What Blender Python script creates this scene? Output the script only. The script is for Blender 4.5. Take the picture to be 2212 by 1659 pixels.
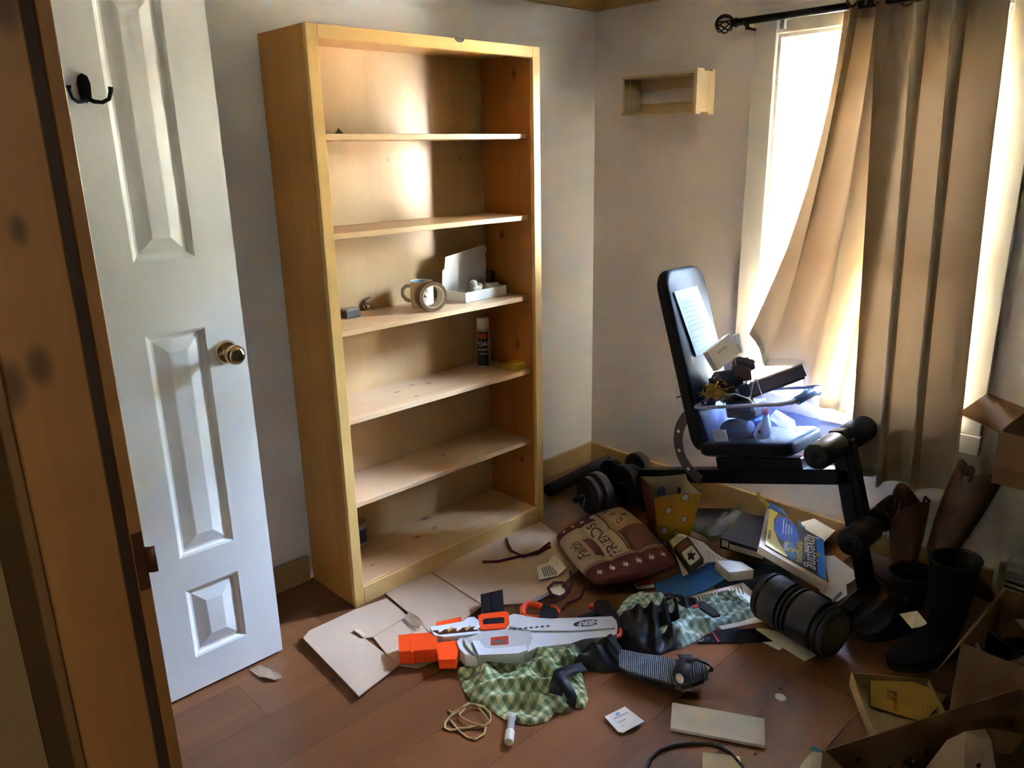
import bpy, bmesh, math, random
from mathutils import Vector, Matrix, Euler, noise

for o in list(bpy.data.objects): bpy.data.objects.remove(o)
scene = bpy.context.scene
COL = scene.collection
PI = math.pi

# ------------------------------------------------------------------ camera
CAM = Vector((-2.80880445, -2.37889275, 1.5)); FPX = 1680.1276
RR = ((0.7198905556820032, -0.6938165275065851, -0.019396236711293067),
      (0.21220904984079067, 0.1934052280440317, 0.9578944289069149),
      (0.6608516527977556, 0.6936952096734847, -0.2864647431544318))
cd = bpy.data.cameras.new('camera'); cam = bpy.data.objects.new('camera', cd); COL.objects.link(cam)
cd.sensor_width = 36.0; cd.lens = FPX / 2212 * 36.0; cd.clip_start = 0.02; cd.clip_end = 300
m = Matrix.Identity(4)
for i in range(3):
    m[i][0] = RR[0][i]; m[i][1] = RR[1][i]; m[i][2] = -RR[2][i]; m[i][3] = CAM[i]
cam.matrix_world = m
scene.camera = cam

# ------------------------------------------------------------------ sky, sun, exposure
world = bpy.data.worlds.new('sky'); scene.world = world; world.use_nodes = True
wn = world.node_tree; wn.nodes.clear()
sky = wn.nodes.new('ShaderNodeTexSky'); sky.sky_type = 'NISHITA'; sky.sun_disc = False
sky.sun_elevation = math.radians(52); sky.sun_rotation = math.radians(-6); sky.dust_density = 2.0; sky.air_density = 1.0
bg = wn.nodes.new('ShaderNodeBackground'); bg.inputs[1].default_value = 7.5
wo = wn.nodes.new('ShaderNodeOutputWorld')
tn = wn.nodes.new('ShaderNodeMix'); tn.data_type = 'RGBA'; tn.blend_type = 'MULTIPLY'; tn.inputs[0].default_value = 1.0; tn.inputs[7].default_value = (1.12, 0.96, 0.93, 1)
wn.links.new(sky.outputs[0], tn.inputs[6]); wn.links.new(tn.outputs[2], bg.inputs[0]); wn.links.new(bg.outputs[0], wo.inputs[0])
sd = bpy.data.lights.new('sun', 'SUN'); sd.energy = 8.0; sd.angle = 0.01; sd.color = (1.0, 0.95, 0.86)
sun = bpy.data.objects.new('sun', sd); COL.objects.link(sun)
sun.rotation_euler = Vector((0.06, -0.60, -0.80)).to_track_quat('-Z', 'Y').to_euler()
pd = bpy.data.lights.new('window_portal', 'AREA'); pd.shape = 'RECTANGLE'; pd.size = 1.40; pd.size_y = 0.80
pd.cycles.is_portal = True
po = bpy.data.objects.new('window_portal', pd); COL.objects.link(po)
po.location = (0.16, -1.233, 1.22); po.rotation_euler = (0, PI / 2, 0)
hd = bpy.data.lights.new('hall_fill_light', 'AREA'); hd.energy = 0.5; hd.size = 0.12; hd.color = (1.0, 0.86, 0.66)  # added fill lamp behind the camera, brightens the door jamb
ho = bpy.data.objects.new('hall_fill_light', hd); COL.objects.link(ho); ho.location = (-2.70, -3.08, 2.1)
scene.view_settings.view_transform = 'Standard'; scene.view_settings.look = 'None'
scene.view_settings.exposure = 5.35; scene.view_settings.gamma = 1.0; scene.view_settings.use_curve_mapping = False
scene.cycles.use_denoising = True
scene.cycles.max_bounces = 6; scene.cycles.diffuse_bounces = 3; scene.cycles.glossy_bounces = 3; scene.cycles.transmission_bounces = 4; scene.cycles.use_adaptive_sampling = True; scene.cycles.adaptive_threshold = 0.1; scene.cycles.caustics_reflective = False; scene.cycles.caustics_refractive = False; scene.cycles.transparent_max_bounces = 16
scene.cycles.sample_clamp_indirect = 12.0

# ------------------------------------------------------------------ helpers
def ray(px, py):
    a = (px - 1106.0) / FPX; b = -(py - 829.5) / FPX
    return Vector([RR[0][i] * a + RR[1][i] * b + RR[2][i] for i in range(3)])
def W(px, py, ax, val):
    d = ray(px, py); t = (val - CAM[ax]) / d[ax]; return CAM + d * t
def Z(px, py, z=0.0): return W(px, py, 2, z)
def V(*a): return Vector(a)
def lin(h):
    h = h.lstrip('#'); c = [int(h[i:i + 2], 16) / 255 for i in (0, 2, 4)]
    return [x / 12.92 if x <= .04045 else ((x + .055) / 1.055) ** 2.4 for x in c]
def frame(o, x, y):
    x = Vector(x).normalized(); y = Vector(y); z = x.cross(y).normalized(); y = z.cross(x)
    mm = Matrix.Identity(4)
    for i in range(3): mm[i][0] = x[i]; mm[i][1] = y[i]; mm[i][2] = z[i]; mm[i][3] = o[i]
    return mm
def rotz(a): return Matrix.Rotation(a, 4, 'Z')
def T(*a): return Matrix.Translation(Vector(a))

class MB:
    def __init__(s): s.bm = bmesh.new(); s.uv = None
    def raw(s, vs, fs, M=None, mi=0, uvs=None):
        bv = [s.bm.verts.new(M @ Vector(v) if M else Vector(v)) for v in vs]
        for f in fs:
            if len(set(f)) < 3: continue
            try: fa = s.bm.faces.new([bv[i] for i in f])
            except ValueError: continue
            fa.material_index = mi
            if uvs:
                if s.uv is None: s.uv = s.bm.loops.layers.uv.new('UVMap')
                for lp, i in zip(fa.loops, f): lp[s.uv].uv = uvs[i]
        return s
    def box(s, a, b, bev=0, M=None, mi=0, seg=1):
        t = bmesh.new(); bmesh.ops.create_cube(t, size=1)
        for v in t.verts:
            v.co = Vector([(a[i] + b[i]) / 2 + v.co[i] * (b[i] - a[i]) for i in range(3)])
        if bev: bmesh.ops.bevel(t, geom=t.edges[:], offset=bev, segments=seg, affect='EDGES', profile=.5)
        t.verts.index_update()
        s.raw([v.co.copy() for v in t.verts], [[v.index for v in f.verts] for f in t.faces], M, mi); t.free(); return s
    def loft(s, rings, M=None, mi=0, cap=True, closed=False, uvs=None):
        n = len(rings[0]); vs = [p for r in rings for p in r]; fs = []
        k = len(rings)
        for i in range(k if closed else k - 1):
            for j in range(n):
                a = i * n; b = ((i + 1) % k) * n
                fs.append([a + j, a + (j + 1) % n, b + (j + 1) % n, b + j])
        if cap and not closed: fs += [list(range(n))[::-1], list(range((k - 1) * n, k * n))]
        return s.raw(vs, fs, M, mi, uvs)
    def tube(s, pts, r, n=8, closed=False, M=None, mi=0):
        pts = [Vector(p) for p in pts]; k = len(pts); rings = []
        rs = r if isinstance(r, (list, tuple)) else [r] * k
        prev = None
        for i, p in enumerate(pts):
            a = pts[i - 1] if (i or closed) else pts[0]; b = pts[(i + 1) % k] if (i < k - 1 or closed) else pts[-1]
            t = (b - a).normalized() if (b - a).length > 1e-9 else V(0, 0, 1)
            if prev is None: u = t.orthogonal().normalized()
            else:
                u = prev - t * prev.dot(t); u = u.normalized() if u.length > 1e-6 else t.orthogonal().normalized()
            prev = u; w = t.cross(u)
            rings.append([p + (u * math.cos(2 * PI * j / n) + w * math.sin(2 * PI * j / n)) * rs[i] for j in range(n)])
        return s.loft(rings, M, mi, True, closed)
    def cyl(s, p0, p1, r, r1=None, n=20, M=None, mi=0, bev=0):
        p0 = Vector(p0); p1 = Vector(p1); r1 = r if r1 is None else r1
        if bev:
            d = (p1 - p0).normalized()
            return s.tube([p0, p0 + d * bev * .3, p0 + d * bev, p1 - d * bev, p1 - d * bev * .3, p1], [r - bev, r - bev * .3, r, r1, r1 - bev * .3, r1 - bev], n, M=M, mi=mi)
        return s.tube([p0, p1], [r, r1], n, M=M, mi=mi)
    def lathe(s, prof, n=24, M=None, mi=0, cap=False):
        return s.loft([[V(r * math.cos(2 * PI * j / n), r * math.sin(2 * PI * j / n), z) for j in range(n)] for r, z in prof], M, mi, cap)
    def prism(s, out, z0, z1, M=None, mi=0):
        n = len(out); vs = [(x, y, z0) for x, y in out] + [(x, y, z1) for x, y in out]
        fs = [list(range(n))[::-1], list(range(n, 2 * n))] + [[i, (i + 1) % n, n + (i + 1) % n, n + i] for i in range(n)]
        return s.raw(vs, fs, M, mi)
    def slab(s, top, t, mi=0, down=None):
        dn = Vector(down) if down is not None else V(0, 0, -1)
        top = [Vector(p) for p in top]; n = len(top)
        vs = [p + dn * t for p in top] + top
        fs = [list(range(n))[::-1], list(range(n, 2 * n))] + [[i, (i + 1) % n, n + (i + 1) % n, n + i] for i in range(n)]
        return s.raw(vs, fs, None, mi)
    def grid(s, fn, nu, nv, M=None, mi=0, uvf=None):
        vs = []; uv = []
        for i in range(nu + 1):
            for j in range(nv + 1):
                vs.append(fn(i / nu, j / nv)); uv.append(uvf(i / nu, j / nv) if uvf else (i / nu, j / nv))
        w = nv + 1
        fs = [[i * w + j, (i + 1) * w + j, (i + 1) * w + j + 1, i * w + j + 1] for i in range(nu) for j in range(nv)]
        return s.raw(vs, fs, M, mi, uv)
    def ball(s, c, r, sq=(1, 1, 1), n=14, M=None, mi=0):
        prof = [(max(1e-4, math.sin(PI * i / (n // 2))), -math.cos(PI * i / (n // 2))) for i in range(n // 2 + 1)]
        mm = (M or Matrix.Identity(4)) @ T(*c) @ Matrix.Diagonal((r * sq[0], r * sq[1], r * sq[2], 1))
        return s.lathe(prof, n, mm, mi)
    def build(s, name, mat, parent=None, smooth=None, w=False, keep=False, solid=0):
        me = bpy.data.meshes.new(name); bmesh.ops.remove_doubles(s.bm, verts=s.bm.verts[:], dist=1e-6)
        if not keep: bmesh.ops.recalc_face_normals(s.bm, faces=s.bm.faces[:])
        s.bm.to_mesh(me); s.bm.free()
        for mt in (mat if isinstance(mat, (list, tuple)) else [mat]): me.materials.append(mt)
        o = bpy.data.objects.new(name, me); COL.objects.link(o)
        if parent is not None:
            o.parent = parent
            if w: me.transform(mw(parent).inverted())
        elif w:
            xs = [v.co for v in me.vertices]
            c = V((min(v.x for v in xs) + max(v.x for v in xs)) / 2, (min(v.y for v in xs) + max(v.y for v in xs)) / 2, min(v.z for v in xs))
            me.transform(Matrix.Translation(-c)); o.location = c
        if smooth is not None:
            me.shade_smooth()
            if smooth < 179: me.set_sharp_from_angle(angle=math.radians(smooth))
        if solid:
            md = o.modifiers.new('thickness', 'SOLIDIFY'); md.thickness = solid; md.offset = 0
        return o
def mw(o):
    mm = Matrix.Identity(4)
    while o is not None:
        mm = Matrix.LocRotScale(o.location, o.rotation_euler, o.scale) @ mm; o = o.parent
    return mm
def tag(o, label=None, cat=None, group=None, kind=None):
    if label: o['label'] = label
    if cat: o['category'] = cat
    if group: o['group'] = group
    if kind: o['kind'] = kind
    return o
def thing(name, label, cat, loc=(0, 0, 0), rot=(0, 0, 0), group=None):
    o = bpy.data.objects.new(name, None); COL.objects.link(o); o.empty_display_size = .05
    o.location = loc; o.rotation_euler = rot
    return tag(o, label, cat, group)
def thingM(name, label, cat, M, group=None):
    return thing(name, label, cat, M.to_translation(), M.to_euler(), group)
def dup(root, M, label=None, parent=None):
    r = root.copy(); COL.objects.link(r); r.parent = parent
    if M is not None: r.location = M.to_translation(); r.rotation_euler = M.to_euler()
    if label: r['label'] = label
    for ch in list(root.children): dup(ch, None, None, r)
    return r
def struct(o): o['kind'] = 'structure'; return o
_tc = [0]
def text2d(body, size=1.0, shear=0.0, bold=0.0):
    cu = bpy.data.curves.new('lettering', 'FONT'); cu.body = body; cu.size = size; cu.align_x = 'CENTER'; cu.align_y = 'CENTER'
    cu.shear = shear; cu.offset = bold; cu.resolution_u = 3
    o = bpy.data.objects.new('lettering', cu); COL.objects.link(o)
    dg = bpy.context.evaluated_depsgraph_get(); me = bpy.data.meshes.new_from_object(o.evaluated_get(dg))
    vs = [v.co.copy() for v in me.vertices]; fs = [list(p.vertices) for p in me.polygons]
    bpy.data.objects.remove(o); bpy.data.curves.remove(cu); bpy.data.meshes.remove(me)
    return vs, fs
def lettering(body, size, M, mat, parent, name='lettering', w=False, shear=0, bold=0, sx=1.0):
    vs, fs = text2d(body, size, shear, bold)
    mb = MB(); mb.raw([(v.x * sx, v.y, 0) for v in vs], fs, M)
    return mb.build(name, mat, parent, w=w, keep=True)

# ------------------------------------------------------------------ materials
class NT:
    def __init__(s, name):
        s.m = bpy.data.materials.new(name); s.m.use_nodes = True; s.t = s.m.node_tree; s.t.nodes.clear()
        s.out = s.n('ShaderNodeOutputMaterial'); s.b = s.n('ShaderNodeBsdfPrincipled'); s.l(s.b.outputs[0], s.out.inputs[0])
    def n(s, ty, **k):
        x = s.t.nodes.new(ty)
        for a, v in k.items(): setattr(x, a, v)
        return x
    def l(s, a, b): s.t.links.new(a, b)
    def coord(s, kind='Object', scale=(1, 1, 1), rot=(0, 0, 0)):
        c = s.n('ShaderNodeTexCoord'); mp = s.n('ShaderNodeMapping'); s.l(c.outputs[kind], mp.inputs[0])
        mp.inputs['Scale'].default_value = scale; mp.inputs['Rotation'].default_value = rot; return mp.outputs[0]
    def noise(s, vec, scale, detail=4, rough=.55, dist=0):
        x = s.n('ShaderNodeTexNoise'); s.l(vec, x.inputs['Vector'])
        for k, v in (('Scale', scale), ('Detail', detail), ('Roughness', rough), ('Distortion', dist)): x.inputs[k].default_value = v
        return x.outputs['Fac']
    def ramp(s, fac, stops):
        r = s.n('ShaderNodeValToRGB'); s.l(fac, r.inputs[0]); e = r.color_ramp.elements
        while len(e) < len(stops): e.new(.5)
        for el, (p, c) in zip(e, stops): el.position = p; el.color = (*c[:3], 1)
        return r.outputs[0]
    def math(s, op, a, b=None, c=None):
        x = s.n('ShaderNodeMath', operation=op)
        for i, v in enumerate((a, b, c)):
            if v is None: continue
            if isinstance(v, (int, float)): x.inputs[i].default_value = v
            else: s.l(v, x.inputs[i])
        return x.outputs[0]
    def mix(s, fac, a, b, mode='MIX'):
        x = s.n('ShaderNodeMix', data_type='RGBA', blend_type=mode)
        for i, v in ((0, fac), (6, a), (7, b)):
            if isinstance(v, (int, float)): x.inputs[i].default_value = v
            elif isinstance(v, (tuple, list)): x.inputs[i].default_value = (*v[:3], 1)
            else: s.l(v, x.inputs[i])
        return x.outputs[2]
    def bump(s, h, strength, dist=.002):
        x = s.n('ShaderNodeBump'); x.inputs['Strength'].default_value = strength; x.inputs['Distance'].default_value = dist
        s.l(h, x.inputs['Height']); s.l(x.outputs[0], s.b.inputs['Normal'])
    def set(s, rough=.6, metal=0, spec=.5):
        s.b.inputs['Roughness'].default_value = rough; s.b.inputs['Metallic'].default_value = metal
        s.b.inputs['Specular IOR Level'].default_value = spec; return s
    def col(s, c):
        if isinstance(c, (tuple, list)): s.b.inputs['Base Color'].default_value = (*c[:3], 1)
        else: s.l(c, s.b.inputs['Base Color'])
def mul(c, k): return [min(1, x * k) for x in c]
def MT(name, h, rough=.6, var=.12, vs=9, bump=0, bs=80, st=(1, 1, 1), metal=0, spec=.5, bd=.002):
    t = NT(name).set(rough, metal, spec); c = lin(h)
    v = t.coord('Object', st)
    if var: t.col(t.ramp(t.noise(v, vs), [(.25, mul(c, 1 - var)), (.75, mul(c, 1 + var))]))
    else: t.col(c)
    if bump: t.bump(t.noise(v, bs, 5, .6), bump, bd)
    return t.m
def WOOD(name, light, dark, axis=2, scale=1.0, rough=.45, knots=(), rnd=0, contrast=1.0, spec=.4, kr=.02):
    t = NT(name).set(rough, 0, spec); st = [14 * scale] * 3; st[axis] = .9 * scale
    co = t.n('ShaderNodeTexCoord'); vec = co.outputs['Object']
    if rnd:
        oi = t.n('ShaderNodeObjectInfo'); ad = t.n('ShaderNodeVectorMath', operation='ADD'); sc = t.n('ShaderNodeVectorMath', operation='SCALE')
        t.l(oi.outputs['Random'], sc.inputs[0]); sc.inputs['Scale'].default_value = 7.0
        t.l(vec, ad.inputs[0]); t.l(sc.outputs[0], ad.inputs[1]); vec2 = ad.outputs[0]
    else: vec2 = vec
    mp = t.n('ShaderNodeMapping'); mp.inputs['Scale'].default_value = st; t.l(vec2, mp.inputs[0])
    big = t.noise(mp.outputs[0], .9, 3, .5, .8); fine = t.noise(mp.outputs[0], 7, 6, .65, .3)
    f = t.math('ADD', t.math('MULTIPLY', big, .65), t.math('MULTIPLY', fine, .35))
    a = lin(light); b = lin(dark)
    c = t.ramp(f, [(.5 - .22 / contrast, a), (.5 + .25 / contrast, b)])
    if rnd:
        hs = t.n('ShaderNodeHueSaturation'); t.l(c, hs.inputs['Color'])
        t.l(t.math('ADD', .78, t.math('MULTIPLY', oi.outputs['Random'], .44)), hs.inputs['Value']); c = hs.outputs[0]
    for k in knots:
        d = t.n('ShaderNodeVectorMath', operation='DISTANCE')
        sv = t.n('ShaderNodeMapping'); ks = [1, 1, 1]; ks[axis] = .55; sv.inputs['Scale'].default_value = ks
        t.l(vec, sv.inputs[0]); t.l(sv.outputs[0], d.inputs[0]); d.inputs[1].default_value = [k[i] * ks[i] for i in range(3)]
        r = k[3] if len(k) > 3 else kr
        dd = t.math('ADD', d.outputs['Value'], t.math('MULTIPLY', t.math('SUBTRACT', fine, .5), r * .6))
        fk = t.ramp(dd, [(r * .45, (1, 1, 1)), (r * 1.15, (0, 0, 0))])
        c = t.mix(t.math('MULTIPLY', fk, .82), c, mul(b, .28))
    t.col(c); t.bump(fine, .12, .001); return t.m
def PLAID(name, base, midc, dark, s=14.0):
    t = NT(name).set(.9, 0, .2); u = t.n('ShaderNodeUVMap'); sp = t.n('ShaderNodeSeparateXYZ'); t.l(u.outputs[0], sp.inputs[0])
    def stripe(x): return t.math('LESS_THAN', t.math('FRACT', t.math('MULTIPLY', x, s)), .5)
    a = t.math('ADD', stripe(sp.outputs[0]), stripe(sp.outputs[1]))
    f = t.math('MULTIPLY', a, .5)
    r = t.ramp(f, [(0.0, lin(base)), (.5, lin(midc)), (1.0, lin(dark))]); t.col(r)
    t.bump(t.noise(t.coord('Object'), 300, 3), .25, .001); return t.m

m_wall = MT('wall_paint', 'e2dfdb', .75, .03, 3, .35, 90, bd=.0015)
m_wallR = MT('wall_paint_beige', 'dfd5cb', .75, .03, 3, .35, 80, bd=.0015)
m_ceil = MT('ceiling_paint', 'e2d9c4', .85, .03, 3)
m_white = MT('white_trim_paint', 'cbc5b8', .4, .03, 5, .06, 120)
m_door = None
t = NT('door_paint').set(.42, 0, .5); t.col(lin('eeece2')); t.bump(t.noise(t.coord('Object', (60, 60, 2.2)), 5, 5, .6, .7), .28, .0012); m_door = t.m
m_pineV = WOOD('pine_vertical', 'dcb478', 'c2925a', 2, .8, .42, contrast=.8)
m_pineX = WOOD('pine_lengthwise', 'ddb070', 'c08c4c', 0, .8, .45, contrast=.8)
m_base = WOOD('pine_baseboard_x', 'b89a68', '9c7d4c', 0, .8, .5)
m_baseY = WOOD('pine_baseboard_y', 'b4935f', '967444', 1, .8, .5)
m_floor = WOOD('laminate', '875632', '653c1f', 0, .55, .30, rnd=1, contrast=.75, spec=.5)
m_sub = MT('subfloor', '4a3526', .8)
m_black = MT('black_plastic', '101013', .45, .1, 20)
m_vinylk = MT('black_vinyl_pad', '14161a', .6, .08, 30, .2, 220, spec=.22)
m_steel = MT('dark_grey_steel', '1c1e22', .35, .1, 20, metal=.6)
m_grey = MT('grey_metal', '6f6a66', .4, .1, metal=.8)
m_chrome = MT('polished_brass', 'c8b087', .16, .05, metal=1)
m_iron = MT('oil_rubbed_iron', '0f0d0c', .45, .1, metal=.5)
m_foam = MT('black_foam', '121214', .85, .15, 60, .6, 300)
m_card = MT('cardboard', 'bfa385', .85, .06, 5, .12, 60)
m_card2 = MT('brown_shaded_cardboard', '8d6a45', .85, .08, 5, .12, 60)  # browner, darker cardboard for the right-hand cartons, with their shade in the colour
m_paper = MT('paper', 'e6e3dc', .8, .03, 4)
m_cream = MT('cream_card', 'd9cfb4', .8, .04, 4)
m_ink = MT('ink', '1a1a1c', .7, 0)
m_vinylw = MT('white_vinyl', 'dfe3e4', .35, .03)
# ------------------------------------------------------------------ room shell
YF = -3.25; CZ = 2.17; XL = -2.505; XH = -2.625
fl = struct(MB().box((-3.95, -3.65, -.06), (.2, .12, -.008)).build('floor', m_sub))
pl = {}
def plank(x0, x1, y0, y1):
    k = (round(x1 - x0, 3), round(y1 - y0, 3)); g = .0002
    if k not in pl:
        hx, hy = k[0] / 2 - g, k[1] / 2 - g
        o = MB().box((-hx, -hy, -.008), (hx, hy, 0), .0006).build('plank', m_floor, fl); pl[k] = o
    else:
        o = pl[k].copy(); COL.objects.link(o); o.parent = fl
    o.location = ((x0 + x1) / 2, (y0 + y1) / 2, 0)
y = 0.0; r = 0; offs = (.35, .95, .6, .2, 1.1, .75)
while y > YF:
    y0 = max(YF, y - .192); x = -2.66; nx = x + offs[r % 6]
    while x < -.001:
        nx = min(nx, 0.0)
        if nx - x > .02: plank(x, nx, y0, y)
        x = nx; nx = x + 1.21
    y = y0; r += 1
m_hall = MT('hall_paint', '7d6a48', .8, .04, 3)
struct(MB().box((-3.95, 0, 0), (.2, .12, CZ)).build('wall_back', m_wall))
# window wall with opening
WY0, WY1, WZ0, WZ1 = -1.606, -.861, .56, 1.885
mb = MB()
mb.box((0, WY1, 0), (.17, 0, CZ)); mb.box((0, YF, 0), (.17, WY0, CZ)); mb.box((0, WY0, 0), (.17, WY1, WZ0)); mb.box((0, WY0, WZ1), (.17, WY1, CZ))
struct(mb.build('wall_right', m_wallR))
mb = MB()
mb.box((XH, -.335, 0), (XL, 0, CZ)); mb.box((XH, -1.28, 0), (XL, -.96, CZ)); mb.box((XH, -.96, 2.04), (XL, -.335, CZ))
mb.box((XH, YF, 0), (XL, -2.46, CZ)); mb.box((XH, -2.46, 2.06), (XL, -1.28, CZ))
struct(mb.build('wall_left', m_wall))
struct(MB().box((-3.95, YF - .12, 0), (.17, YF, CZ)).build('wall_front', m_wall))
struct(MB().box((-3.95, YF, 0), (-3.85, 0, CZ)).build('wall_hall', m_hall))
struct(MB().box((-3.85, -1.05, 0), (XH, -.98, CZ)).build('wall_hall_end', m_hall))
struct(MB().box((-4.1, YF - .3, CZ), (.32, .3, CZ + .12)).build('ceiling', m_ceil))
# baseboards and crown trims
struct(MB().box((-.64, -.016, 0), (-.0165, 0, .1), .003).box((XL, -.016, 0), (-1.60, 0, .1), .003).build('baseboard_back', m_base))
struct(MB().box((-.016, -1.80, 0), (0, 0, .1), .003).build('baseboard_right', m_baseY))
struct(MB().box((XL, -.022, 2.066), (-.0225, 0, CZ), .003).build('trim_1', m_base))
struct(MB().box((-.022, YF, 2.066), (0, 0, CZ), .003).build('trim_2', m_baseY))
# door lining seen at the left edge (pine jamb with knots, groove and stop)
kj = [W(40, 498, 1, -1.3), W(22, 832, 1, -1.3), W(85, 790, 1, -1.3), W(2, 5, 1, -1.3)]
mj = WOOD('knotty_pine_jamb', '8f6a3c', '704a24', 2, .7, .4, knots=[(k.x, -1.3, k.z, r) for k, r in zip(kj, (.011, .02, .016, .02))], contrast=.8)
mjd = MT('groove_shade', '2c1a0c', .7)  # shade inside the jamb groove put into this dark colour
mb = MB().box((-2.628, -1.3, 0), (-2.537, -1.281, 2.05), .002); j = struct(mb.build('trim_3', mj))
struct(MB().box((-2.5375, -1.2885, 0), (-2.521, -1.281, 2.05)).build('groove_shade_strip', mjd))
struct(MB().box((-2.5215, -1.3, 0), (-2.5045, -1.281, 2.05), .001).build('trim_5', mj))
struct(MB().box((-2.642, -1.292, 0), (-2.6282, -1.06, 2.05), .002).build('added_hall_board', WOOD('added_board_shaded_pine', '6b5230', '543c20', 2, .7, .5)))  # added board; its darker pine carries the shade of the hall side
struct(MB().box((-2.628, -2.46, 2.03), (-2.5045, -1.3, 2.06)).build('trim_6', mj))
struct(MB().box((-2.628, -2.46, 0), (-2.5045, -2.44, 2.03)).build('trim_7', mj))
m_bronze = MT('aged_bronze', '4a2c1a', .45, .2, metal=.4)
sp = thing('strike_plate', 'dark bronze strike plate on the pine door jamb', 'strike plate', (-2.513, -1.3005, .955))
MB().box((-.0075, -.002, -.045), (.0075, .0, .045), .0008).build('plate', m_bronze, sp)
MB().grid(lambda u, v: V(.007 + .012 * u, -.001 - .006 * math.sin(u * PI * .6), (-.02 + .04 * v)), 6, 2).build('lip', m_bronze, sp, 60, solid=.0015)
# ------------------------------------------------------------------ white panelled door
DX, DY, DW = -2.501, -.335, .616
dr = bpy.data.objects.new('door_1', None); COL.objects.link(dr); dr.location = (DX, DY, .008); struct(dr)
cols = [(.104, .259), (.353, .508)]; rows = [(.106, .324), (.425, 1.059), (1.245, 1.882)]
xs = [0, .104, .259, .353, .508, DW]; zs = [0, .106, .324, .425, 1.059, 1.245, 1.882, 2.02]
mb = MB()
mb.box((0, .010, 0), (DW, .035, 2.02))
for a in range(5):
    for b in range(7):
        if a in (1, 3) and b in (1, 3, 5): continue
        mb.raw([(xs[a], 0, zs[b]), (xs[a + 1], 0, zs[b]), (xs[a + 1], 0, zs[b + 1]), (xs[a], 0, zs[b + 1])], [[0, 1, 2, 3]])
for q in ([(0, 0, 0), (DW, 0, 0), (DW, .012, 0), (0, .012, 0)], [(DW, 0, 0), (DW, 0, 2.02), (DW, .012, 2.02), (DW, .012, 0)],
          [(0, 0, 0), (0, 0, 2.02), (0, .012, 2.02), (0, .012, 0)], [(0, 0, 2.02), (DW, 0, 2.02), (DW, .012, 2.02), (0, .012, 2.02)]):
    mb.raw(q, [[0, 1, 2, 3]])
mb.build('door_leaf', m_door, dr)
for c0, c1 in cols:
    for r0, r1 in rows:
        mb = MB(); rg = []
        for ins, d in ((0, 0), (.006, .003), (.012, .0085), (.018, .0095), (.052, .001), (.055, .0005)):
            rg.append([V(c0 + ins, d, r0 + ins), V(c1 - ins, d, r0 + ins), V(c1 - ins, d, r1 - ins), V(c0 + ins, d, r1 - ins)])
        vs = [p for q in rg for p in q]; fs = [[i * 4 + k, i * 4 + (k + 1) % 4, i * 4 + 4 + (k + 1) % 4, i * 4 + 4 + k] for i in range(5) for k in range(4)] + [[20, 21, 22, 23]]
        mb.raw(vs, fs).build('panel', m_door, dr)
kb = MB().lathe([(.0001, 0), (.033, 0), (.033, .004), (.028, .010), (.016, .012), (.013, .014)], 28, T(.558, -.0, .0) @ T(0, 0, .98) @ Matrix.Rotation(PI / 2, 4, 'X')).build('rosette', m_chrome, dr, 40)
MB().lathe([(.012, .012), (.011, .028), (.015, .034), (.0255, .043), (.0275, .052), (.0265, .060), (.020, .066), (.016, .0675), (.0155, .066), (.0001, .0665)], 28, T(.558, 0, .98) @ Matrix.Rotation(PI / 2, 4, 'X')).build('knob', m_chrome, dr, 50)
# double coat hook on the door
hk = thing('coat_hook', 'black double coat hook screwed to the white door', 'coat hook', (-2.195, DY - .0005, 1.655))
out = [(-.012, -.02), (-.014, .012), (-.010, .028), (0, .034), (.010, .028), (.014, .012), (.012, -.02), (0, -.03)]
MB().prism(out, 0, .006, Matrix.Rotation(PI / 2, 4, 'X')).build('back_plate', m_iron, hk)
for sx in (-1, 1):
    MB().tube([(0, -.006, -.018), (sx * .012, -.016, -.027), (sx * .026, -.03, -.029), (sx * .038, -.04, -.022), (sx * .043, -.044, -.006), (sx * .044, -.045, .004)], [.006, .005, .0045, .0045, .005, .0062], 10).build('prong', m_iron, hk, 60)
# ------------------------------------------------------------------ bookcase
BX0, BX1, BD, BH = -1.587, -.651, -.293, 1.855
bk = thing('bookcase', 'tall pine bookcase with five shelves standing against the white wall', 'bookcase', ((BX0 + BX1) / 2, BD / 2, 0))
kn = lambda pts: [(p.x - (BX0 + BX1) / 2, p.y - BD / 2, p.z, r) for p, r in pts]
m_bside = WOOD('bookcase_side_pine', 'cf8c3e', 'a86a24', 2, .7, .42, contrast=.8)
m_bsr = WOOD('bookcase_inner_side_pine', 'bd7a34', '96591e', 2, .7, .45, contrast=.8, knots=kn([(W(1118, 745, 0, -.687), .012), (W(1084, 508, 0, -.687), .012), (W(1128, 992, 0, -.687), .011), (W(1110, 160, 0, -.687), .012)]))
m_bback = WOOD('bookcase_plywood_back', 'c8a878', 'b18c58', 2, .45, .36, contrast=.7, spec=.5, knots=kn([(W(994, 342, 1, -.012), .005), (W(838, 345, 1, -.012), .004)]))
shz = [1.5427 + .0, 1.250, .943, .645, .346]
kts = [(W(890, 832, 2, .663), .008), (W(925, 828, 2, .663), .009), (W(857, 847, 2, .663), .008), (W(900, 855, 2, .663), .007), (W(880, 875, 2, .663), .007), (W(868, 990, 2, .364), .007), (W(958, 982, 2, .364), .008), (W(805, 1000, 2, .364), .006), (W(918, 1120, 2, .068), .016), (W(900, 1160, 2, .068), .009), (W(938, 1140, 2, .068), .008), (W(805, 1220, 2, .068), .006)]
m_bshelf = WOOD('bookcase_shelf_pine', 'dcb98c', 'c49a68', 0, .6, .40, contrast=.8, knots=kn(kts))
m_bface = WOOD('bookcase_face_pine', 'e0b974', 'c7974f', 2, .8, .4, contrast=.8)
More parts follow.
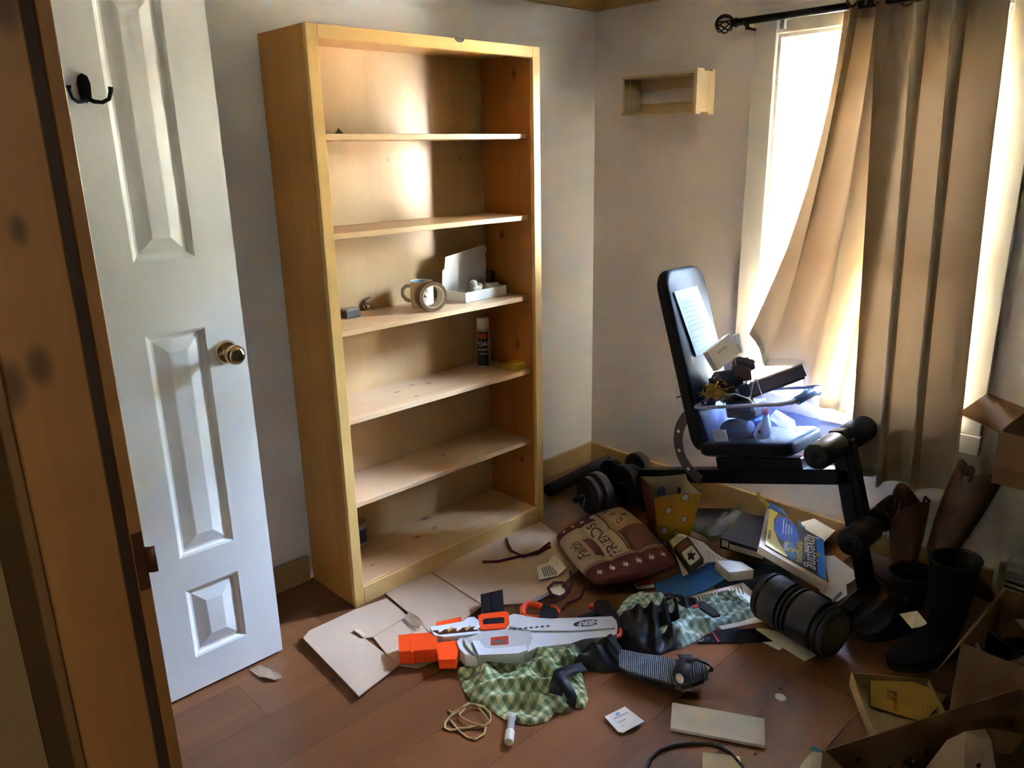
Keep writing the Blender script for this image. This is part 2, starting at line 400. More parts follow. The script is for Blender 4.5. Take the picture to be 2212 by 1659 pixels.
m_bfaceX = WOOD('bookcase_rail_pine', 'e0b974', 'c7974f', 0, .8, .4, contrast=.8)
m_dark = MT('dark_chip_stain', '3f3a38', .8)
MB().box((BX0, BD + .018, 0), (-1.55, -.012, BH), .0015).build('side_panel', m_bside, bk, w=True)
MB().box((-.687, BD + .018, 0), (BX1, -.012, BH), .0015).build('side_panel', m_bsr, bk, w=True)
MB().box((BX0 + .004, -.012, .02), (BX1 - .004, -.004, BH - .004)).build('back_panel', m_bback, bk, w=True)
MB().box((-1.55, BD + .018, BH - .02), (-.687, -.012, BH), .001).build('top_panel', m_pineX, bk, w=True)
MB().box((BX0, BD, 0), (-1.549, BD + .018, BH), .002).build('stile', m_bface, bk, w=True)
MB().box((-.688, BD, 0), (BX1, BD + .018, BH), .002).build('stile', m_bface, bk, w=True)
MB().box((-1.549, BD, BH - .038), (-.688, BD + .018, BH), .002).build('top_rail', m_bfaceX, bk, w=True)
MB().box((-1.549, BD, 0), (-.688, BD + .018, .068), .002).build('bottom_rail', m_bfaceX, bk, w=True)
for z in shz: MB().box((-1.55, -.257, z), (-.687, -.012, z + .018), .0012).build('shelf', m_bshelf, bk, w=True)
MB().box((-1.55, BD + .018, .05), (-.687, -.012, .0675), .001).build('shelf', m_bshelf, bk, w=True)
c = W(993, 94, 1, BD)
MB().prism([(.02 * math.cos(PI + PI * i / 8), .012 * math.sin(PI + PI * i / 8)) for i in range(9)], 0, .001, T(c.x, BD, BH - .0005) @ Matrix.Rotation(PI / 2, 4, 'X')).build('dark_mark', m_dark, bk, w=True)
# ------------------------------------------------------------------ window
t = NT('window_glass'); gl = t.n('ShaderNodeBsdfGlossy'); gl.inputs['Roughness'].default_value = .02; tr = t.n('ShaderNodeBsdfTransparent'); tr.inputs[0].default_value = (.95, .97, .96, 1)
mx = t.n('ShaderNodeMixShader'); fr = t.n('ShaderNodeFresnel'); fr.inputs[0].default_value = 1.35; t.l(fr.outputs[0], mx.inputs[0]); t.l(tr.outputs[0], mx.inputs[1]); t.l(gl.outputs[0], mx.inputs[2]); t.l(mx.outputs[0], t.out.inputs[0]); m_glass = t.m
cas = lambda n, a, b: struct(MB().box(a, b, .003).build(n, m_white))
cas('trim_8', (-.018, -.861, .56), (0, -.771, 1.975)); cas('trim_9', (-.018, -1.700, .56), (0, -1.606, 1.975))
cas('trim_10', (-.018, -1.606, 1.885), (0, -.861, 1.975)); cas('trim_11', (-.024, -1.703, .492), (0, -.768, .56))
wd = bpy.data.objects.new('window_1', None); COL.objects.link(wd); wd.location = (.1, -1.2335, WZ0); struct(wd)
y0, y1, z0, z1 = WY0, WY1, WZ0, WZ1
mb = MB(); e = .012
mb.box((-.004, y0, z0), (.135, y0 + e, z1)); mb.box((-.004, y1 - e, z0), (.135, y1, z1)); mb.box((-.004, y0 + e, z1 - e), (.135, y1 - e, z1)); mb.box((-.004, y0 + e, z0), (.135, y1 - e, z0 + e))
mb.build('jamb_lining', m_white, wd, w=True)
def fr4(mb, x0, x1, a, b, c, d, wv, wh, bev=.002):
    mb.box((x0, a, c), (x1, a + wv, d), bev); mb.box((x0, b - wv, c), (x1, b, d), bev); mb.box((x0, a + wv, c), (x1, b - wv, c + wh), bev); mb.box((x0, a + wv, d - wh), (x1, b - wv, d), bev)
mb = MB(); fr4(mb, .10, .168, y0 + e, y1 - e, z0 + e, z1 - e, .030, .032); mb.build('frame', m_vinylw, wd, w=True)
a, b = y0 + e + .03, y1 - e - .03
zm = 1.235
mb = MB(); fr4(mb, .138, .160, a, b, zm - .02, z1 - e - .032, .036, .036); us = mb.build('upper_sash', m_vinylw, wd, w=True)
mb = MB(); fr4(mb, .112, .134, a, b, z0 + e + .032, zm + .022, .040, .040); ls = mb.build('lower_sash', m_vinylw, wd, w=True)
MB().box((.147, a + .03, zm + .01), (.150, b - .03, z1 - e - .06)).build('pane', m_glass, us, w=True)
MB().box((.121, a + .03, z0 + e + .06), (.124, b - .03, zm - .01)).build('pane', m_glass, ls, w=True)
# blind bracket on the casing
bb = thing('blind_bracket', 'small clear plastic blind bracket screwed to the window casing', 'bracket', (-.018, W(1692, 58, 0, -.018).y, 1.915))
m_clear = NT('clear_plastic').set(.12); m_clear.col((.85, .87, .9)); m_clear.b.inputs['Alpha'].default_value = .55; m_clear = m_clear.m
MB().box((-.004, -.014, -.018), (0, .014, .022), .001).box((-.02, -.014, -.018), (-.004, -.011, .016), .001).box((-.02, .011, -.018), (-.004, .014, .016), .001).build('clip', m_clear, bb)
for dy, dz in ((-.004, .008), (.006, -.004)): MB().cyl((-.0075, dy, dz), (-.0035, dy, dz), .0035, n=10).build('screw', m_grey, bb)
# ------------------------------------------------------------------ curtain rod and curtains
RX, RZ = -.082, 1.932
rod = thing('curtain_rod', 'black iron curtain rod with twisted cage finial above the window', 'curtain rod', (RX, -1.23, RZ))
MB().cyl((0, .492, 0), (0, -.03, 0), .0125, n=16).cyl((0, -.02, 0), (0, -.72, 0), .0105, n=16).build('rod', m_iron, rod, 40)
mb = MB()
mb.lathe([(.009, .49), (.016, .494), (.016, .499), (.010, .501), (.010, .505), (.014, .508), (.014, .512), (.008, .514)], 16, Matrix.Rotation(-PI / 2, 4, 'X'), cap=True)
for k in range(8):
    a0 = 2 * PI * k / 8
    mb.tube([(.031 * math.sin(PI * i / 10) * math.cos(a0 + i * .19), .512 + .033 - .033 * math.cos(PI * i / 10), .031 * math.sin(PI * i / 10) * math.sin(a0 + i * .19)) for i in range(11)], .0032, 6)
mb.ball((0, .578, 0), .007); mb.build('finial', m_iron, rod, 60)
for yy in (-.775, -1.69):
    mb = MB(); yl = yy + 1.23
    mb.box((RX * -1 - .004, yl - .012, -.045), (RX * -1, yl + .012, .03), .001).box((.0, yl - .004, -.028), (RX * -1, yl + .004, -.02))
    mb.tube([(.017 * math.cos(t_), yl, .017 * math.sin(t_)) for t_ in [PI + PI * i / 8 for i in range(9)]], .004, 6)
    mb.tube([(.03, yl, -.024), (.01, yl, -.017)], .004, 6)
    mb.build('bracket', m_iron, rod, 60)
def cloth(name, h, trans, tcol):
    t = NT(name); t.b.inputs['Roughness'].default_value = .95; t.b.inputs['Specular IOR Level'].default_value = .1
    v = t.coord('Object', (1, 1, 1)); c = lin(h)
    st = t.noise(v, 7, 3); sm = t.ramp(st, [(.66, (0, 0, 0)), (.76, (1, 1, 1))])
    t.col(t.mix(t.math('MULTIPLY', sm, .25), c, mul(c, .55)))
    t.bump(t.noise(t.coord('Object', (30, 30, 900)), 3, 2), .15, .0006)
    tl = t.n('ShaderNodeBsdfTranslucent'); tl.inputs[0].default_value = (*lin(tcol), 1)
    mx = t.n('ShaderNodeMixShader'); mx.inputs[0].default_value = trans
    t.l(t.b.outputs[0], mx.inputs[1]); t.l(tl.outputs[0], mx.inputs[2]); t.l(mx.outputs[0], t.out.inputs[0]); return t.m
m_curt = cloth('tan_curtain', 'c9b596', .0065, 'e6b47c'); m_curtB = cloth('tan_curtain_dense', 'b9a688', .0050, 'e6b47c'); m_hem = cloth('tan_curtain_doubled', 'b8a688', .0015, 'b08850')
def lerp(a, b, t): return a + (b - a) * t
def pwl(pts, u):
    for (u0, a), (u1, b) in zip(pts, pts[1:]):
        if u <= u1: return lerp(a, b, (u - u0) / (u1 - u0))
    return pts[-1][1]
ZT = 1.972
def panelA(u, v):
    top = V(RX, lerp(-1.128, -1.335, u), ZT)
    bp = pwl([(0, V(1622, 722, 0)), (.10, V(1640, 782, 0)), (.3, V(1690, 792, 0)), (.44, V(1726, 800, 0)), (.52, V(1738, 850, 0)), (.7, V(1775, 885, 0)), (1, V(1802, 906, 0))], u)
    b = W(bp.x, bp.y, 0, -.115)
    k = pwl([(0, 1.75), (.35, 1.6), (.6, 1.6), (1, 3.0)], u)
    yy = lerp(top.y, b.y, v ** k); zz = lerp(ZT, b.z, v)
    amp = .040 * (1 - .25 * v); ph = 2 * PI * (2.6 * u + .12) + .9 * v * math.sin(4 * u)
    f = math.sin(ph); f = f * (1 + .25 * abs(f))
    xx = RX - .012 * v - .06 * max(0, v - .72) ** 1 * (1 - u) * 2.2 + amp * f + .010 * math.sin(13 * u + 5 * v) * v
    yy += .022 * math.cos(ph + .3) * (1 - .4 * v) * (1 - u * u)
    e_ = max(0, (u - .72) / .28); xx = lerp(xx, -.031, e_ * e_ * (3 - 2 * e_))
    return V(min(xx, -.030), yy, zz)
def panelB(u, v):
    bp = pwl([(0, V(1852, 1038, 0)), (.14, V(1872, 1040, 0)), (.2, V(1886, 1022, 0)), (.32, V(1900, 1046, 0)), (.6, V(1958, 1052, 0)), (.64, V(1954, 1068, 0)), (1, V(2044, 1064, 0))], u)
    b = W(bp.x, bp.y, 0, -.1)
    yt = lerp(-1.275, -1.572, u)
    yy = lerp(yt, b.y, v); zz = lerp(ZT, b.z, v)
    ph = 2 * PI * (2.7 * u + .80); f = math.sin(ph + .5 * math.sin(2.5 * v)); f = math.copysign(abs(f) ** .75, f)
    xx = RX - .012 * v + .036 * f * (1 + .25 * v)
    yy += .040 * math.cos(ph + .35) * (1 - .25 * v)
    return V(min(xx, -.050), yy, zz)
def curtain(fn, label, nu, hem, mc):
    o = thing('curtain', label, 'curtain', (RX, fn(.5, 1).y, fn(.5, 1).z), group='tan curtains on the window rod')
    for nm, v0, v1, nv, mt in (('heading_band', 0, .062, 5, m_hem), ('fabric', .062, hem, 70, mc), ('hem', hem, 1, 5, m_hem)):
        mb = MB(); mb.grid(lambda u, v: fn(u, v0 + (v1 - v0) * v), nu, nv); mb.build(nm, mt, o, 180, w=True)
    return o
cA = curtain(panelA, 'tan curtain swept to the left and caught on the weight bench', 90, .975, m_curt)
cB = curtain(panelB, 'tan curtain hanging straight down in deep folds on the right', 120, .955, m_curtB)
m_grom = MT('antique_brass_grommet', '6d5a3a', .3, .1, metal=1)
for o, fn, us in ((cA, panelA, (.22, .62)), (cB, panelB, (.14, .34, .55, .78))):
    for u in us:
        p = fn(u, .022); du = (fn(u + .01, .022) - fn(u - .01, .022)).normalized(); M_ = frame(p, du, (0, 0, 1))
        MB().loft([[M_ @ V((.021 + .0045 * math.cos(b)) * math.cos(a), (.021 + .0045 * math.cos(b)) * math.sin(a), .004 * math.sin(b)) for b in [2 * PI * j / 6 for j in range(6)]] for a in [2 * PI * i / 24 for i in range(24)]], closed=True).build('grommet', m_grom, o, 60, w=True)
# ------------------------------------------------------------------ wooden wall rack
rk = thing('wall_rack', 'small open wooden crate mounted on the wall beside the window', 'wall rack', (-.063, -.43, 1.63))
m_rack = WOOD('pale_rack_wood', 'd8bf96', 'b89868', 1, .8, .6); m_rackZ = WOOD('pale_rack_wood_upright', 'dcc69e', 'c0a274', 2, .8, .6)
za, zb, ya, yb, xd = 1.632, 1.780, -.608, -.247, -.124
MB().box((xd, ya + .014, za), (-.002, yb, za + .009), .001).build('bottom_slat', m_rack, rk, w=True)
MB().box((xd, ya + .014, zb - .009), (-.002, yb, zb), .001).build('top_slat', m_rack, rk, w=True)
MB().box((xd, yb - .012, za + .009), (-.002, yb, zb - .009), .001).build('end_board', m_rackZ, rk, w=True)
MB().box((-.014, ya + .014, zb - .052), (-.002, yb - .012, zb - .009), .001).build('back_slat', m_rack, rk, w=True)
MB().box((-.014, ya + .014, za + .009), (-.002, yb - .012, za + .046), .001).build('back_slat', m_rack, rk, w=True)
MB().box((xd + .033, yb - .022, za + .009), (xd + .09, yb - .012, zb - .009), .001).build('corner_strip', m_rackZ, rk, w=True)
o_ = [(xd - .002, za - .008), (xd + .03, za - .008), (xd + .03, za), (xd + .085, za), (xd + .085, za - .008), (-.002, za - .008), (-.002, zb + .008), (xd + .1, zb + .008), (xd + .1, zb), (xd + .045, zb), (xd + .045, zb + .008), (xd - .002, zb + .008)]
MB().raw([(x, ya, z) for x, z in o_] + [(x, ya + .014, z) for x, z in o_], [list(range(12)), list(range(12, 24))[::-1]] + [[i, (i + 1) % 12, 12 + (i + 1) % 12, 12 + i] for i in range(12)]).build('end_board', m_rackZ, rk, w=True)
# ------------------------------------------------------------------ outside: lawn and trees
m_grass = MT('sunlit_lawn', '7c7868', .9, .25, 2, .4, 30); m_bark = MT('bark', '5a5048', .9, .3, 6, .5, 30)
g = struct(MB().box((.4, -40, -.75), (60, 40, -.6)).build('ground', m_grass))
def leafm(name, h):
    t = NT(name); t.set(.6, 0, .3); v = t.coord('Object'); c = lin(h); t.col(t.ramp(t.noise(v, 4, 3), [(.3, mul(c, .55)), (.7, mul(c, 1.5))]))
    tl = t.n('ShaderNodeBsdfTranslucent'); tl.inputs[0].default_value = (*mul(lin(h), 1.4), 1); mx = t.n('ShaderNodeMixShader'); mx.inputs[0].default_value = .35
    t.l(t.b.outputs[0], mx.inputs[1]); t.l(tl.outputs[0], mx.inputs[2]); t.l(mx.outputs[0], t.out.inputs[0]); return t.m
m_leaf = [leafm('leaf_green', '6a765a'), leafm('leaf_bright', '86a83c'), leafm('leaf_dark', '5a6a54')]
def tree(x, y, h, r, n, mt, label, seed):
    rnd = random.Random(seed); o = thing('tree', label, 'tree', (x, y, -.6), group='trees beyond the window')
    MB().tube([(0, 0, 0), (.05, .03, h * .35), (-.05, .06, h * .7), (0, 0, h * .95)], [.16, .13, .08, .02], 8).build('trunk', m_bark, o, 60)
    mb = MB(); vs = []; fs = []
    blobs = [(V(rnd.uniform(-.6, .6) * r, rnd.uniform(-.6, .6) * r, h * rnd.uniform(.15, .92)), r * rnd.uniform(.25, .4)) for _ in range(26)]
    for k in range(n):
        c, br = blobs[k % 26]; d = V(rnd.gauss(0, 1), rnd.gauss(0, 1), rnd.gauss(0, 1)).normalized()
        p = c + d * br * rnd.uniform(.5, 1.0); a = V(rnd.gauss(0, 1), rnd.gauss(0, 1), rnd.gauss(0, .6)).normalized(); b = a.orthogonal().normalized(); s_ = rnd.uniform(.12, .24)
        i = len(vs); vs += [p, p + a * s_ + b * s_ * .45, p + a * s_ * 2, p + a * s_ - b * s_ * .45]; fs.append([i, i + 1, i + 2, i + 3])
    mb.raw(vs, fs); f = mb.build('foliage', mt, o); f['kind'] = 'stuff'
ordn = ('first', 'second', 'third', 'fourth', 'fifth', 'sixth')  # rows added past the view and raised to screen low sky light
for i in range(6): tree(12.0 + .5 * (i % 2), 10.5 - 4.5 * i, 8.2 + .5 * (i % 3), 2.1, 3400, m_leaf[(2, 0, 2, 0, 0, 2)[i]], ordn[i] + ' green tree from the left in the front row beyond the lawn, extended past the view', i + 1)
for i in range(6): tree(17.0, 14.5 - 5.2 * i, 11.0, 2.5, 3400, m_leaf[2], ordn[i] + ' taller dark tree from the left in the row behind, extended past the view', i + 21)
tree(9.0, 2.9, 2.6, .8, 900, m_leaf[1], 'bright yellow green sapling in front of the trees', 40)
# ------------------------------------------------------------------ helpers for loose things
def flat(name, label, cat, px, z, t, mat, group=None, lift=None):
    top = [Z(x, y, z + (lift[i] if lift else 0)) for i, (x, y) in enumerate(px)]
    o = MB().slab(top, t).build(name, mat, w=True); return tag(o, label, cat, group)
def fpart(name, px, z, t, mat, parent, lift=None):
    return MB().slab([Z(x, y, z + (lift[i] if lift else 0)) for i, (x, y) in enumerate(px)], t).build(name, mat, parent, w=True)
def resample(pts, n):
    pts = [Vector(p) for p in pts]; L = [0]
    for a, b in zip(pts, pts[1:] + pts[:1]): L.append(L[-1] + (b - a).length)
    out = []; k = 0
    for i in range(n):
        d = L[-1] * i / n
        while L[k + 1] < d: k += 1
        out.append(pts[k].lerp(pts[(k + 1) % len(pts)], (d - L[k]) / (L[k + 1] - L[k] + 1e-9)))
    return out
def pile(px, h, seed, z0=.0, nr=40, na=180, fs=9.0, ang=0.0, rough=1.0):
    o = resample([Z(x, y, z0 + .002) for x, y in px], na); c = sum(o, V(0, 0, 0)) / na; sd_ = V(seed * 7.1, seed * 3.3, 0)
    vs = [c.copy()]; uv = []
    def P(p, r):
        q = p * 1.0
        n1 = noise.noise(q * fs * .45 + sd_); n2 = abs(noise.noise(q * fs + sd_ * 1.7 + V(n1 * 1.2, 0, 0))); n3 = abs(noise.noise(V(q.x * math.cos(ang) + q.y * math.sin(ang), (q.y * math.cos(ang) - q.x * math.sin(ang)) * .35, 0) * fs * 1.9 + sd_))
        f = (1 - r ** 2.6) ** .55 if r < 1 else 0
        zz = z0 + .002 + f * h * (.42 + .55 * n1 + rough * (.55 * (1 - n2 * 2.2) * .6 + .55 * (.5 - n3 * 1.6)))
        return V(q.x, q.y, max(z0 + .002 + .004 * f, zz)), (q.x + .012 * n1 + .008 * n3, q.y + .010 * n2 + .012 * n1)
    p0, u0 = P(c, 0); vs = [p0]; uvs = [u0]
    for i in range(1, nr + 1):
        r = i / nr
        for p in o:
            q, u = P(c.lerp(p, r), r); vs.append(q); uvs.append(u)
    fs_ = [[0, 1 + j, 1 + (j + 1) % na] for j in range(na)]
    for i in range(nr - 1):
        for j in range(na):
            a = 1 + i * na; b = a + na; fs_.append([a + j, b + j, b + (j + 1) % na, a + (j + 1) % na])
    return MB().raw(vs, fs_, None, 0, uvs)
# ------------------------------------------------------------------ things on the bookcase shelves
S3, S4, S5, S6 = .943 + .0185, .645 + .0185, .346 + .0185, .0683
m_tape = MT('brown_tape', '6e5233', .35, .06); m_tapein = MT('tape_core_card', 'c9b79a', .8, .05)
p = W(928, 632, 1, -.20); tp = thing('tape_roll', 'roll of brown packing tape standing on edge in front of the mug', 'tape', (p.x, -.205, S3 + .0535), (0, 0, math.radians(-14)))
Mx = Matrix.Rotation(PI / 2, 4, 'X') @ T(0, 0, -.024)
MB().lathe([(.040, 0), (.053, 0), (.0535, .001), (.0535, .047), (.053, .048), (.040, .048)], 48, Mx).build('tape', m_tape, tp, 40)
MB().lathe([(.0378, -.0005), (.0402, -.0005), (.0402, .0485), (.0378, .0485), (.0378, -.0005)], 48, Mx).build('core', m_tapein, tp, 40)
m_mug = MT('cream_mug_glaze', 'd8cdb4', .25, .05); m_mugin = MT('blue_mug_glaze', '7fa3b5', .2, .05); m_print = MT('mug_print', '5a5a55', .5, 0)
p = W(915, 625, 1, -.11); mg = thing('mug', 'cream ceramic mug with pale blue inside behind the tape roll', 'mug', (p.x - .012, -.115, S3), (0, 0, -.76))
MB().lathe([(.0001, 0), (.036, 0), (.041, .004), (.042, .05), (.041, .088), (.042, .093), (.040, .095), (.038, .092)], 36).build('body', m_mug, mg, 40)
MB().lathe([(.038, .092), (.0385, .05), (.037, .008), (.0001, .007)], 36).build('inside', m_mugin, mg, 40)
MB().tube([(-.040, -.006, .078), (-.055, -.009, .079), (-.068, -.011, .066), (-.069, -.011, .044), (-.058, -.009, .028), (-.041, -.006, .022)], .0062, 10).build('handle', m_mug, mg, 60)
def on_cyl(vs, r, z, a0): return [(r * math.cos(a0 + v.x / r), r * math.sin(a0 + v.x / r), z + v.y) for v in vs]
vs, fs = text2d('hope', .022); MB().raw(on_cyl(vs, .0428, .064, -1.45), fs).build('lettering', m_print, mg, keep=True)
MB().raw(on_cyl([V(-.018, -.006, 0), V(-.01, .004, 0), (V(0, -.001, 0)), V(.01, .006, 0), V(.018, -.006, 0)], .0428, .044, -1.45), [[0, 1, 2, 3, 4]]).build('print', m_print, mg, keep=True)
# mailer box with knick-knacks
m_mail = MT('white_mailer_card', 'dedad2', .7, .03)
mx = thing('mailer_box', 'open white cardboard mailer box with its lid propped against the back panel', 'box', (-.845, -.125, S3), (0, 0, math.radians(4)))
L, D, H = .225, .115, .038; tk = .0025
MB().box((-L / 2, -D / 2, 0), (L / 2, D / 2, tk)).box((-L / 2, -D / 2, 0), (L / 2, -D / 2 + tk, H)).box((-L / 2, D / 2 - tk, 0), (L / 2, D / 2, H)).box((-L / 2, -D / 2, 0), (-L / 2 + tk, D / 2, H)).box((L / 2 - tk, -D / 2, 0), (L / 2, D / 2, H)).build('tray', m_mail, mx)
lid = [(-L / 2, 0), (-L / 2 - .012, .004), (-L / 2 - .012, .075), (-L / 2, .082), (-L / 2 + .004, .125), (L / 2 - .02, .152), (L / 2 - .004, .148), (L / 2 + .004, .135), (L / 2 + .002, .12), (L / 2 - .008, .115), (L / 2, .1), (L / 2, 0)]
MB().prism(lid, 0, tk, T(0, D / 2, H) @ Matrix.Rotation(math.radians(94), 4, 'X') @ Matrix.Rotation(0, 4, 'Z')).build('lid', m_mail, mx)
MB().prism([(0, 0), (.05, 0), (.045, .028), (.005, .03)], 0, tk, T(-L / 2, -D / 2 + .04, H) @ Matrix.Rotation(math.radians(-120), 4, 'Y') @ Matrix.Rotation(PI / 2, 4, 'Z')).build('side_flap', m_mail, mx)
m_knob = MT('antique_drawer_knob', '7a6248', .4, .2, metal=.3); m_wpl = MT('white_plastic', 'd6d2c4', .4, .05)
for i, (dx, dy, h, r, lb) in enumerate(((-.055, 0, .05, .012, 'small brown knob at the left in the white mailer box'), (-.008, .02, .068, .013, 'larger brown knob at the middle in the white mailer box'), (.040, .015, .06, .011, 'brown knob at the right in the white mailer box'))):
    o = tag(MB().cyl((0, 0, 0), (.004, 0, h * .7), .004, n=8).ball((.005, 0, h * .82), r, (.5, 1, 1.1)).build('drawer_knob', m_knob, smooth=60), lb, 'knob', 'knobs in the mailer box'); o.location = (-.845 + dx, -.125 + dy, S3 + .003)
o = tag(MB().box((-.02, -.014, 0), (.02, .014, .045), .008, seg=2).ball((-.012, 0, .052), .016).ball((.018, 0, .04), .014).build('plastic_fitting', m_wpl, smooth=50), 'cream plastic fitting heaped in the mailer box', 'fitting'); o.location = (-.852, -.135, S3 + .003)
o = tag(MB().box((-.025, -.012, 0), (.025, .012, .03), .003).build('plastic_block', m_wpl), 'cream plastic block lying in the mailer box', 'block'); o.location = (-.780, -.15, S3 + .02); o.rotation_euler = (.3, 0, -.2)
gd = thing('black_gadget', 'black plastic clamp standing in the white mailer box', 'clamp', (-.755, -.105, S3 + .003), (0, .18, .4))
MB().box((-.014, -.008, 0), (.014, .008, .075), .003).build('stem', m_black, gd); MB().box((-.024, -.012, .072), (.018, .012, .088), .003).build('jaw', m_black, gd); MB().cyl((0, -.014, .05), (0, .014, .05), .012, n=14).build('dial', m_black, gd, 40)
# glasses and small boxes at the left of that shelf
gs = thing('watch', 'silver wristwatch with a black strap lying on the shelf', 'watch', (W(798, 668, 2, S3).x, W(798, 668, 2, S3).y, S3), (0, 0, .5))
MB().tube([(.03 * math.cos(a), .004 * math.sin(3 * a), .022 + .021 * math.sin(a)) for a in [2 * PI * i / 24 for i in range(24)]], .0035, 6, True).build('strap', m_black, gs, 60)
MB().cyl((-.012, -.012, .012), (-.018, .012, .016), .013, n=18, bev=.002).build('case', MT('steel', 'b9b6b0', .2, .05, metal=1), gs, 40)
p = W(756, 684, 2, S3); sb = thing('small_box', 'small dark grey plastic box at the left end of the shelf', 'box', (p.x, p.y, S3), (0, 0, .15))
m_dg = MT('dark_grey_plastic', '45423f', .5, .1); MB().box((-.03, -.02, 0), (.03, .02, .022), .002).build('base', m_dg, sb); MB().box((-.031, -.021, .022), (.031, .021, .03), .002).build('lid', MT('grey_plastic', '7b766e', .4, .08), sb)
p = W(732, 291, 1, -.22); o = tag(MB().raw([(-.012, 0, 0), (.014, 0, 0), (.012, .012, 0), (-.01, .012, 0), (-.001, .004, .018)], [[0, 1, 2, 3], [0, 1, 4], [1, 2, 4], [2, 3, 4], [3, 0, 4]]).build('broken_chip', MT('dark_chip', '2b1d15', .7)), 'tiny dark chip of wood on the top shelf', 'chip'); o.location = (p.x, -.225, 1.5610)
# spray can and yellow box
cn = thing('spray_can', 'white capped spray can with an orange and black label on the shelf', 'spray can', (-.770, -.075, S4))
R_ = .0285
MB().lathe([(.0001, 0), (R_ - .002, 0), (R_, .003), (R_, .150), (R_ - .004, .156), (.022, .160)], 28).build('can', MT('grey_can', 'bdb6ac', .35, .05), cn, 40)
MB().lathe([(R_ - .003, .156), (R_ - .003, .195), (R_ - .006, .2), (.0001, .2)], 28).build('cap', MT('white_cap', 'e2ddd2', .4, .03), cn, 40)
def wrap(mb, a0, a1, z0, z1, r, mi=0): return mb.raw([(r * math.cos(lerp(a0, a1, i / 10)), r * math.sin(lerp(a0, a1, i / 10)), z) for i in range(11) for z in (z0, z1)], [[2 * i, 2 * i + 2, 2 * i + 3, 2 * i + 1] for i in range(10)], None, mi)
lb = wrap(MB(), -3.4, -1.55, .006, .146, R_ + .0004).build('label', MT('black_label', '1c1714', .4, .05), cn, 60)
wrap(MB(), -3.3, -1.75, .118, .14, R_ + .0008).build('orange_panel', MT('orange_print', 'b5481c', .4, .1), lb, 60)
for s_, z_, sz in (('FOAM', .095, .026), ('BOARD', .072, .014), ('ADHESIVE', .055, .009)):
    vs, fs = text2d(s_, sz); MB().raw(on_cyl(vs, R_ + .001, z_, -2.3), fs).build('lettering', m_paper, lb, keep=True)
MB().raw(on_cyl([V(-.02, -.002, 0), V(.02, -.002, 0), V(.02, .002, 0), V(-.02, .002, 0)], R_ + .001, .035, -2.2), [[0, 1, 2, 3]]).build('print_bar', m_paper, lb, keep=True)
yb_ = thing('yellow_pack', 'flat yellow plastic pack lying beside the spray can', 'pack', (W(1098, 782, 2, S4).x - .02, -.195, S4), (0, 0, math.radians(8)))
m_yel = MT('yellow_plastic', 'c9a02c', .3, .08); MB().box((-.058, -.042, 0), (.058, .042, .02), .004, seg=2).build('tray', m_yel, yb_, 40); MB().box((-.05, -.034, .0195), (.05, .034, .024), .002).build('blister', MT('yellow_blister', 'd8b648', .2, .2, 40), yb_, 40)
MB().box((.058, -.006, .004), (.066, .006, .014), .002).build('tab', m_dg, yb_)
# tin can
p = W(786, 1182, 2, S6); tc = thing('tin_can', 'small opened tin can with a blue label on the bottom shelf', 'tin can', (p.x - .004, p.y + .03, S6))
MB().lathe([(.0001, 0), (.032, 0), (.033, .003), (.033, .1), (.0315, .1), (.0315, .004), (.0001, .004)], 28).build('can', MT('tinplate', 'a9a08c', .3, .08, metal=.8), tc, 40)
lb = MB().lathe([(.0333, .012), (.0333, .09)], 28).build('label', MT('label_paper', 'b9b3a4', .6, .08), tc, 60)
wrap(MB(), -1.9, .1, .02, .075, .0336).build('blue_panel', MT('navy_print', '2b3660', .5, .1), lb, 60)
MB().raw(on_cyl([V(.012 * math.cos(a) * (1 if i % 2 else .6), .012 * math.sin(a) * (1 if i % 2 else .6), 0) for i, a in enumerate([2 * PI * i / 10 for i in range(10)])], .034, .05, -.75), [list(range(10))]).build('red_emblem', MT('red_print', 'a8352c', .5, .1), lb, keep=True)
# ------------------------------------------------------------------ cardboard on the floor
cs = thing('cardboard_sheet', 'large flattened cardboard box lying along the bookcase foot', 'cardboard', Z(1040, 1240))
fpart('panel', [(832, 1281), (929, 1236), (1042, 1308), (985, 1352), (935, 1372), (893, 1332)], .007, .004, m_card, cs)
fpart('panel', [(932, 1234), (1060, 1172), (1168, 1126), (1235, 1180), (1255, 1222), (1205, 1272), (1148, 1302), (1046, 1308)], .0075, .004, m_card, cs)
cs = thing('cardboard_sheet', 'torn cardboard flap lying in front of the bookcase under the toy blaster muzzle', 'cardboard', Z(800, 1400))
fpart('panel', [(655, 1378), (668, 1362), (768, 1316), (835, 1292), (858, 1310), (880, 1330), (805, 1375), (788, 1378), (832, 1412), (862, 1436), (775, 1503)], .0095, .004, m_card, cs, [.012, .012, .002, 0, 0, 0, 0, 0, 0, 0, .008])
fpart('panel', [(806, 1376), (882, 1332), (915, 1352), (962, 1418), (902, 1442), (862, 1436), (834, 1411)], .0055, .0035, m_card, cs)
fpart('tab', [(872, 1335), (884, 1321), (902, 1332), (912, 1346), (905, 1355), (890, 1352)], .012, .003, m_card, cs, [0, .01, .016, .014, .006, 0])
fpart('torn_strip', [(762, 1359), (776, 1360), (792, 1372), (785, 1376)], .013, .003, m_card, cs, [.012, 0, 0, .004])
fpart('fold_tab', [(736, 1394), (750, 1388), (766, 1404), (755, 1420), (744, 1410)], .0125, .002, m_card, cs, [0, .003, .003, .003, 0])
o = flat('cardboard_scrap', 'torn scrap of cardboard lying under the white door', 'cardboard scrap', [(538, 1446), (560, 1436), (582, 1440), (606, 1456), (609, 1464), (592, 1468), (572, 1462), (560, 1462)], .012, .002, m_card, None, [-.005, .004, .008, .002, -.004, -.006, 0, -.006])
